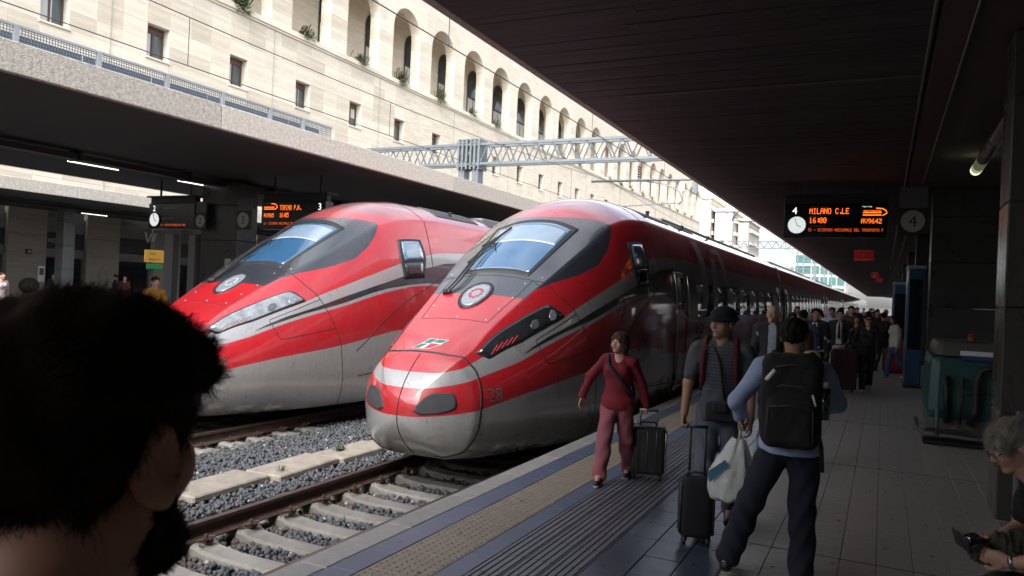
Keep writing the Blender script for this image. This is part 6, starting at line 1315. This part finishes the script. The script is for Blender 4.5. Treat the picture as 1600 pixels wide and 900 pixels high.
crowd = [
 ('smiling woman with red scarf among the crowd', -1.72, 17.2, 1.64, True, ('bob', 'darkbrown'), (.02, .02, .025), 'suit', (.2, .012, .015)), ('bearded man in dark suit and white shirt walking with the crowd', -1.24, 17.0, 1.76, False, ('short', 'black'), (.5, .5, .5), 'suit', (.02, .02, .03)),
 ('man in black suit and burgundy tie leading the crowd', -.87, 18.9, 1.75, False, ('short', 'darkbrown'), (.5, .5, .5), 'suit', (.10, .01, .02)), ('man in blue rain jacket seen from behind in the crowd', -1.36, 15.5, 1.72, False, ('short', 'black'), (.03, .05, .10), 'away', None),
 ('man in white and blue shirt with jacket over his arm', -1.19, 21.5, 1.78, False, ('short', 'black'), (.40, .45, .6), 'plain', None), ('woman in grey jumper behind the suits', -1.55, 22.8, 1.62, True, ('long', 'darkbrown'), (.12, .12, .125), 'plain', None),
 ('tall ruddy man in brown jacket in the crowd', -.81, 23.5, 1.84, False, ('short', 'brown'), (.09, .06, .04), 'plain', None), ('woman in maroon coat in the crowd', -.62, 22.2, 1.60, True, ('long', 'brown'), (.09, .02, .025), 'plain', None),
 ('man in pale grey T-shirt farther back', -2.5, 26.5, 1.75, False, ('short', 'black'), (.30, .30, .30), 'plain', None), ('woman in cream blouse farther back', -1.9, 27.8, 1.66, True, ('bob', 'black'), (.42, .38, .30), 'plain', None),
 ('man in green polo farther back', -1.3, 28.9, 1.77, False, ('short', 'darkbrown'), (.03, .07, .04), 'plain', None), ('woman in mustard scarf top farther back', -.8, 27.0, 1.63, True, ('long', 'black'), (.25, .14, .02), 'plain', None),
 ('man in dark hooded top near the pillars', -.2, 29.5, 1.74, False, ('short', 'black'), (.02, .02, .022), 'plain', None), ('man in beige raincoat near the kiosks', .1, 33.0, 1.76, False, ('short', 'grey'), (.28, .23, .16), 'plain', None),
 ('woman in purple top deep in the crowd', -2.3, 33.0, 1.65, True, ('long', 'brown'), (.10, .03, .11), 'plain', None), ('man in light blue polo deep in the crowd', -1.6, 34.5, 1.75, False, ('short', 'black'), (.16, .24, .36), 'plain', None),
 ('man in black T-shirt deep in the crowd', -1.0, 36.0, 1.78, False, ('short', 'darkbrown'), (.012, .012, .013), 'plain', None), ('woman in orange cardigan deep in the crowd', -.4, 37.5, 1.62, True, ('bob', 'brown'), (.32, .10, .02), 'plain', None)]
SH = (mat('shoe_black', (.015, .014, .016), .5),)
for k, (lab, x, y, h, fem, hr, col, kind, acc) in enumerate(crowd):
    a = random.choice((.28, .22, -.25)); res = .018 if y < 24 else .026; tp = cloth('crowd_%d' % k, col)
    person(lab, (x, y, 0), (PI if kind == 'away' else random.uniform(-.25, .3)), h, fem, random.choice(('fair', 'fair', 'tan')), hr, legs=((a, .1, .02), (-a, .3, .02)), top=tp, jacket=cloth('suit_black', (.013, .013, .017)) if kind == 'suit' else None, tie=cloth('acc_%d' % k, acc) if kind == 'suit' else None, trousers=cloth('black', (.012, .012, .014)) if k % 3 else cloth('mid_jeans', (.05, .09, .17)), shoes=SH, res=res, hres=.009 if y < 24 else .013, face=y < 24, group='crowd walking along the platform', head=(random.uniform(-.3, .3), 0))
# farthest walkers: one low figure copied
far0 = None
fl = ['distant walker at the far end of the crowd']
for k in range(14):
    x = random.uniform(-2.6, .2); y = 41+k*2.3
    if far0 is None or k in (1, 2): 
        q = person('distant walker in a %s top at the far end of the crowd' % ('dark', 'beige', 'dark red')[k], (x, y, 0), 0, 1.72, k == 1, 'fair', ('short', 'black'), top=cloth('far_%d' % k, [(.03, .03, .035), (.16, .13, .12), (.10, .02, .02)][k if k < 3 else 0]), trousers=cloth('black', (.012, .012, .014)), shoes=SH, res=.03, hres=.016, face=False, group='distant walkers in %s' % ('dark', 'beige', 'red')[k]); far0 = (far0 or [])+[q]
    else: q = copy_tree(far0[k % 3]); q.location = (x, y, 0); q.rotation_euler[2] = random.uniform(-.4, .4)
# people on the island platform and by the building
person('man in mustard T-shirt with glasses reading beside the yellow sign', (-14.6, 11.9, 0), 1.35, 1.80, False, 'fair', ('short', 'darkbrown'), top=cloth('mustard', (.36, .17, .015)), sleeve='short', trousers=cloth('mid_jeans', (.05, .09, .17)), shoes=SH, wr=(-.12, -.32, 1.15), wl=(.12, -.32, 1.15), res=.016, hres=.008, lean=.08, head=(0, .1))
person('person with voluminous black curly hair on the island platform', (-12.4, 7.75, 0), 2.6, 1.64, True, 'tan', ('afro', 'black'), top=cloth('grey_top', (.10, .10, .10)), trousers=cloth('black', (.012, .012, .014)), shoes=SH, res=.02, hres=.01, face=False)
person('woman with bare shoulders standing by the travertine wall', (-31.5, 20.7, 0), 1.2, 1.72, True, 'fair', ('long', 'darkbrown'), top=cloth('black_top', (.010, .010, .012)), sleeve='short', trousers=cloth('black', (.012, .012, .014)), shoes=SH, res=.024, hres=.012, face=False)
person('person in dark navy with a face mask by the pilaster', (-32.8, 24.6, 0), -.6, 1.76, False, 'fair', ('short', 'black'), top=cloth('navy_top', (.012, .014, .03)), trousers=cloth('black', (.012, .012, .014)), shoes=SH, res=.024, hres=.012, face=False)
person('woman in brown top with dark hair by the building', (-30.6, 23.4, 0), 1.0, 1.75, True, 'fair', ('bob', 'black'), top=cloth('brown_top', (.10, .025, .02)), trousers=cloth('black', (.012, .012, .014)), shoes=SH, res=.024, hres=.012, face=False)
person('person in pale top walking past the far pillars', (-25.4, 15.0, 0), 1.6, 1.70, True, 'fair', ('short', 'darkbrown'), top=cloth('pale_pink', (.42, .34, .32)), sleeve='short', trousers=cloth('black', (.012, .012, .014)), shoes=SH, res=.024, hres=.012, face=False)
# ================================================================== seated grey-haired man
def strands(name, V, Fc, n, L_, m, parent, flow, width=.0007, keep=None, lift=.25, seed=1):
    """hair: thin tapering ribbons rooted on a scalp mesh and lying along flow(p, normal)"""
    rg = np.random.default_rng(seed); tri = V[Fc[:, :3]]; nn = np.cross(tri[:, 1]-tri[:, 0], tri[:, 2]-tri[:, 0]); ar = np.linalg.norm(nn, axis=1); nn = nn/(ar[:, None]+1e-12); c = V.mean(0)
    if ((tri.mean(1)-c)*nn).sum() < 0: nn = -nn
    k = rg.choice(len(Fc), n, p=ar/ar.sum()); p = tri[k].mean(1)+rg.normal(0, .002, (n, 3)); nr = nn[k]
    if keep is not None: q = keep(p); p = p[q]; nr = nr[q]; n = len(p)
    fl = flow(p, nr); fl = fl-nr*(fl*nr).sum(1, keepdims=True)*(1-lift); 
    ph = p*np.array((1, 1, 1.0)); lock = np.stack([np.sin(ph[:, 0]*95+ph[:, 1]*60+seed), np.sin(ph[:, 1]*88-ph[:, 2]*70+2*seed), np.sin(ph[:, 2]*92+ph[:, 0]*64)], -1); fl += lock*.2+rg.normal(0, .09, (n, 3)); fl /= np.linalg.norm(fl, axis=1, keepdims=True)+1e-9
    ln = L_*rg.uniform(.5, 1.25, n)[:, None]; p1 = p+fl*ln*.4+nr*ln*.10; p2 = p+fl*ln*.75+nr*ln*.07+rg.normal(0, .003, (n, 3)); p3 = p+fl*ln+nr*ln*.02+rg.normal(0, .005, (n, 3)); sd = np.cross(fl, nr); sd /= np.linalg.norm(sd, axis=1, keepdims=True)+1e-9
    P = []; 
    for q, w in ((p-nr*.003, 1), (p1, 1), (p2, .7), (p3, .12)): P += [q-sd*width*w, q+sd*width*w]
    VV = np.stack(P, 1).reshape(-1, 3); b0 = np.arange(n)[:, None]*8; F3 = np.concatenate([b0+np.array([[2*i, 2*i+1, 2*i+3, 2*i+2]]) for i in range(3)]); return mk(name, VV, F3, m, parent, True, local=True)
OM = person('grey-haired man in black T-shirt and glasses sitting and bending over a phone', (.98, 4.42, 0), -1.42, 1.74, False, 'fair', ('short', 'grey'), legs=((1.35, 1.25, .10), (1.40, 1.30, .12)), wr=(-.10, -.42, .74), wl=(.14, -.44, .70), hint_r=(-.8, .4, -.5), hint_l=(.8, .4, -.5), lean=.52, head=(.10, .58), top=cloth('black_tee', (.008, .008, .009)), sleeve='short', trousers=cloth('olive', (.030, .032, .020)), shoes=SH, res=.010, hres=.005, fine_hands=True, curl=(.9, .8), hand_dirs=((.35, -.8, -.1), (-.35, -.8, .1)), sit=True)
i = T_info[OM.name]; hc, Rh, s, J = i['hc'], i['Rh'], i['s'], i['J']
hd = [o for o in OM.children if o.name.startswith('hair')][0]; hv = np.array([v.co for v in hd.data.vertices]); hf_ = np.array([p.vertices[:] for p in hd.data.polygons])
strands('hair_strands', hv, hf_, 9000, .042, HAIRM['grey'], hd, lambda p, n: np.tile(Rh @ np.array((.25, -.75, -.35)), (len(p), 1)), .0008, lift=.4, seed=3)
TT_ = lambda p: hc+Rh @ (np.array(p)*s)
b = MB()
for q in (-1, 1):
    pts = [TT_((q*.033+.022*math.cos(a), -.103, .002+.017*math.sin(a))) for a in np.linspace(0, 2*PI, 13)]; b.path(pts, .0022, n=5); b.path([TT_((q*.056, -.098, .006)), TT_((q*.078, -.03, .010)), TT_((q*.082, .015, .008))], .0026, n=5)
b.path([TT_((-.012, -.104, .006)), TT_((.012, -.104, .006))], .0024, n=5); kid(OM, 'glasses', b, M_BLACKM)
b = MB(); w = J['wrL']; d = J['wrL']-J['elL']; d = d/np.linalg.norm(d); b.tube(w-d*.035, w-d*.012, .034, n=18); kid(OM, 'wristwatch', b, mat('watch_steel', (.40, .40, .41), .25, .9)); 
b = MB(); b.tube(w-d*.03+np.array((0, 0, .03)), w-d*.03+np.array((0, 0, .042)), .018, n=16); kid(OM, 'watch_dial', b, M_BLACKM)
hm = (J['wrR']+J['wrL'])/2+np.array((.02, -.13, .035)); T = thing('mobile_phone', 'black phone in its open case held in both hands', 'phone', (.98, 4.42, 0), -1.42)
Rp = rotm(.15, .30); b = MB(); b.cbox(-.085, .085, -.045, .045, -.006, .006, .004); b.V = [tuple(hm+Rp @ np.array(v)) for v in b.V]; kid(T, 'case', b, M_BLACKM); b = MB(); b.box(-.078, .078, -.038, .038, .0065, .008); b.V = [tuple(hm+Rp @ np.array(v)) for v in b.V]; kid(T, 'screen', b, M_BGLASS); b = MB(); b.cbox(-.085, .085, -.006, .006, -.03, .05, .004); b.V = [tuple(hm+Rp @ (np.array(v)+np.array((0, -.052, .0)))) for v in b.V]; kid(T, 'case_flap', b, M_RUB)
# crumpled rucksack on his lap, bench, blue case
f = Sdf(.010); pl = i['pel']; f.ell(pl+np.array((.0, -.34, .11)), (.16, .15, .075), .04); f.ell(pl+np.array((-.08, -.46, .06)), (.10, .09, .07), .04); V, Fc = f.mesh(noise=lambda X, Y, Z: .008*np.sin(45*X+9*np.sin(30*Y))+.006*np.sin(60*Y+40*Z)); rz = Matrix.Rotation(-1.42, 3, 'Z'); V = (np.array(rz) @ V.T).T+np.array((.98, 4.42, 0)); o = mk('soft_rucksack', V, Fc, cloth('camouflage_olive', (.028, .032, .018)), None, True); setp(o, 'crumpled olive rucksack lying on the seated man\'s lap', 'rucksack')
T = thing('bench', 'low dark metal bench under the seated man', 'bench', (1.0, 4.35, 0))
for k in range(5): b = MB(); b.cbox(.73+k*.11, .82+k*.11, 3.75, 5.0, .405, .43, .006); b.build('slat', mat('bench_slat', (.06, .055, .05), .5), T)
for y in (3.9, 4.85): b = MB(); b.cbox(.75, 1.23, y-.025, y+.025, 0, .405, .01); b.build('leg', M_BLACKM, T)
T = thing('grey_post', 'slim grey steel post standing behind the seated man', 'post', (.80, 5.6, 0)); b = MB(); b.cbox(.76, .86, 5.55, 5.65, 0, 1.25, .012); b.build('shaft', mat('post_steel', (.16, .17, .19), .4, .4), T); b = MB(); b.cbox(.72, .90, 5.51, 5.69, 0, .03, .006); b.build('foot', M_BLACKM, T)
suitcase('blue_suitcase', 'blue suitcase standing at the seated man\'s feet', (.18, 3.72, 0), .3, .40, .26, .62, mat('case_blue', (.03, .08, .16), .35, var=.1), .02, 2)
# ================================================================== man in the foreground, seen from behind
FM = thing('person', 'dark-haired bearded man standing close by, seen from behind, looking down the platform', 'person', (-.672, .480, 0)); s = 1.07; hc = np.array((0, 0, 1.684)); Rh = rotm(PI+.28, .03)
f = Sdf(.0045); head_items(f, hc, Rh, s); TJ = lambda p: hc+Rh @ (np.array(p)*s)
for q in (-1, 1): f.cone(TJ((q*.050, .004, -.058)), TJ((q*.028, -.052, -.090)), .023*s, .025*s, .025); Re = Rh @ rotm(q*.45); f.ell(TJ((q*.088, .024, -.004)), np.array((.0085, .025, .036))*s, .008, R=Re); f.ell(TJ((q*.097, .016, .002)), np.array((.007, .014, .022))*s, .005, 's', R=Re); f.ell(TJ((q*.084, .010, -.034)), np.array((.008, .011, .011))*s, .008, R=Re)
f.cone(hc+np.array((0, -.015, -.075)), hc+np.array((0, -.055, -.22)), .060, .074, .03); f.cone(hc+np.array((-.04, -.07, -.20)), hc+np.array((-.20, -.09, -.285)), .062, .070, .05); f.cone(hc+np.array((.04, -.07, -.20)), hc+np.array((.20, -.09, -.285)), .062, .070, .05); V, Fc = f.mesh(); Vs = [V]; Fs = [Fc]; n = len(V)
f = Sdf(.014); up = lambda z: np.array((0, -.07, z)); f.ell((0, -.07, 1.20), (.17, .115, .22), .05); f.ell((0, -.07, .98), (.155, .11, .15), .05); f.cone((-.17, -.08, 1.42), (.17, -.08, 1.42), .068, .068, .05)
for q in (-1, 1):
    f.cone((q*.20, -.08, 1.41), (q*.24, -.09, 1.12), .056, .045, .03); f.cone((q*.24, -.09, 1.12), (q*.22, .08, .92), .045, .03, .02); f.ell((q*.215, .13, .88), (.035, .055, .045), .02); f.cone((q*.09, -.07, .92), (q*.10, -.06, .50), .088, .06, .03); f.cone((q*.10, -.06, .50), (q*.10, -.08, .08), .06, .042, .03); f.cone((q*.10, -.09, .06), (q*.11, .08, .04), .045, .035, .02)
V2, F2_ = f.mesh(); Vs.append(V2); Fs.append(F2_+n); body = mk('body', np.concatenate(Vs), np.concatenate(Fs), mat('skin_warm', (.58, .30, .20), .5, var=.12, vscale=9), FM, True, local=True)
f = Sdf(.014); f.ell((0, -.07, 1.20), (.185, .13, .22), .05); f.ell((0, -.07, .98), (.17, .125, .15), .05); f.cone((-.17, -.08, 1.41), (.17, -.08, 1.41), .08, .08, .05)
for q in (-1, 1): f.cone((q*.20, -.08, 1.40), (q*.235, -.09, 1.18), .07, .065, .03)
V, Fc = f.mesh(clip=((-1, -1, .88), (1, 1, 1.445)), noise=wrinkle(.004)); mk('t_shirt', V, Fc, cloth('dark_tee', (.015, .015, .018)), FM, True, local=True)
f = Sdf(.014); f.ell((0, -.07, .95), (.17, .125, .13), .04)
for q in (-1, 1): f.cone((q*.09, -.07, .92), (q*.10, -.06, .50), .10, .075, .03); f.cone((q*.10, -.06, .50), (q*.10, -.08, .09), .075, .06, .03)
V, Fc = f.mesh(noise=wrinkle(.005)); mk('trousers', V, Fc, cloth('dark_jeans', (.006, .009, .018)), FM, True, local=True)
for q in (-1, 1): f = Sdf(.01); f.cone((q*.10, -.11, .05), (q*.11, .09, .045), .05, .042, .02); V, Fc = f.mesh(clip=((-1, -1, .002), (1, 1, 1))); mk('shoe', V, Fc, SH[0], FM, True, local=True)
hf_ = hair_field(.005, hc, Rh, s, 'full'); hf_.items.insert(1, hf_.items[0]); hf_.ell(hc+Rh @ (np.array((-.01, -.088, .078))*s), np.array((.055, .034, .024))*s, .025, R=Rh); hf_.ell(hc+Rh @ (np.array((-.03, -.100, .060))*s), np.array((.030, .024, .016))*s, .02, R=Rh); V, Fc = hf_.mesh(noise=lambda X, Y, Z: .004*np.sin(95*X+40*Z)*np.sin(70*Y+30*Z)); hair = mk('hair', V, Fc, HAIRM['darkbrown'], FM, True, local=True)
def fl(p, n):
    l = (p-hc) @ Rh/s; d = np.zeros_like(p); d[:, 0] = .25*np.sign(l[:, 0])*(np.abs(l[:, 0]) > .03); d[:, 1] = np.where(l[:, 2] > .05, -.9, .15); d[:, 2] = np.where(l[:, 2] > .05, .25, -1.0); return d @ Rh.T
strands('hair_strands', V, Fc, 20000, .024, HAIRM['darkbrown'], hair, fl, .00035, keep=lambda p: ((np.abs(((p-hc) @ Rh/s)[:, 0])-.09)/.035)**2+((((p-hc) @ Rh/s)[:, 1]-.01)/.045)**2+((((p-hc) @ Rh/s)[:, 2]+.012)/.058)**2 > 1, lift=.0, seed=5)
strands('fringe_strands', V, Fc, 1500, .034, HAIRM['darkbrown'], hair, lambda p, n: np.tile(Rh @ np.array((-.15, -1.0, .1)), (len(p), 1)), .0003, keep=lambda p: (((p-hc) @ Rh/s)[:, 1] < -.045) & (((p-hc) @ Rh/s)[:, 2] > .03), lift=.12, seed=6)
strands('nape_strands', V, Fc, 3000, .018, HAIRM['darkbrown'], hair, lambda p, n: np.tile(np.array((0, 0, -1.0)), (len(p), 1)), .0004, keep=lambda p: ((p-hc) @ Rh/s)[:, 2] < -.02, lift=.2, seed=8)
# beard: short stubble volume along the jaw
f = Sdf(.005); T2 = lambda p: hc+Rh @ (np.array(p)*s)
for q in (-1, 1): f.cone(T2((q*.068, -.004, -.030)), T2((q*.056, -.016, -.072)), .012*s, .024*s, .02); f.cone(T2((q*.054, -.016, -.072)), T2((q*.030, -.054, -.092)), .026*s, .028*s, .02); f.cone(T2((q*.030, -.054, -.092)), T2((0, -.064, -.095)), .028*s, .026*s, .02)
V, Fc = f.mesh(noise=lambda X, Y, Z: .0025*np.sin(300*X)*np.sin(280*Z+200*Y)); bd_ = mk('beard', V, Fc, HAIRM['darkbrown'], FM, True, local=True)
strands('beard_strands', V, Fc, 9000, .006, HAIRM['darkbrown'], bd_, lambda p, n: np.tile(Rh @ np.array((0, -.4, -.9)), (len(p), 1)), .0004, lift=.3, seed=9)
# ================================================================== unlit lamps on the farther train
off_l = mat('unlit_tail_lens', (.22, .12, .12), .2, var=.1, coat=.6); off_led = mat('unlit_led', (.30, .32, .34), .2, var=.1); pale = mat('headlight_glass_sky', (.16, .18, .20), .08, var=.6, vscale=6, spec=.8, coat=1)  # pale sky reflection painted into the farther headlight glass
def relamp(o):
    n = o.name.split('.')[0]
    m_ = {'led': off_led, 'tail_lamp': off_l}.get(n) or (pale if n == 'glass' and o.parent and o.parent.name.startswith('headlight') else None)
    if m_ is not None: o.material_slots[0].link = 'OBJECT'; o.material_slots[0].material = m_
    for c in o.children: relamp(c)
relamp(tr2)
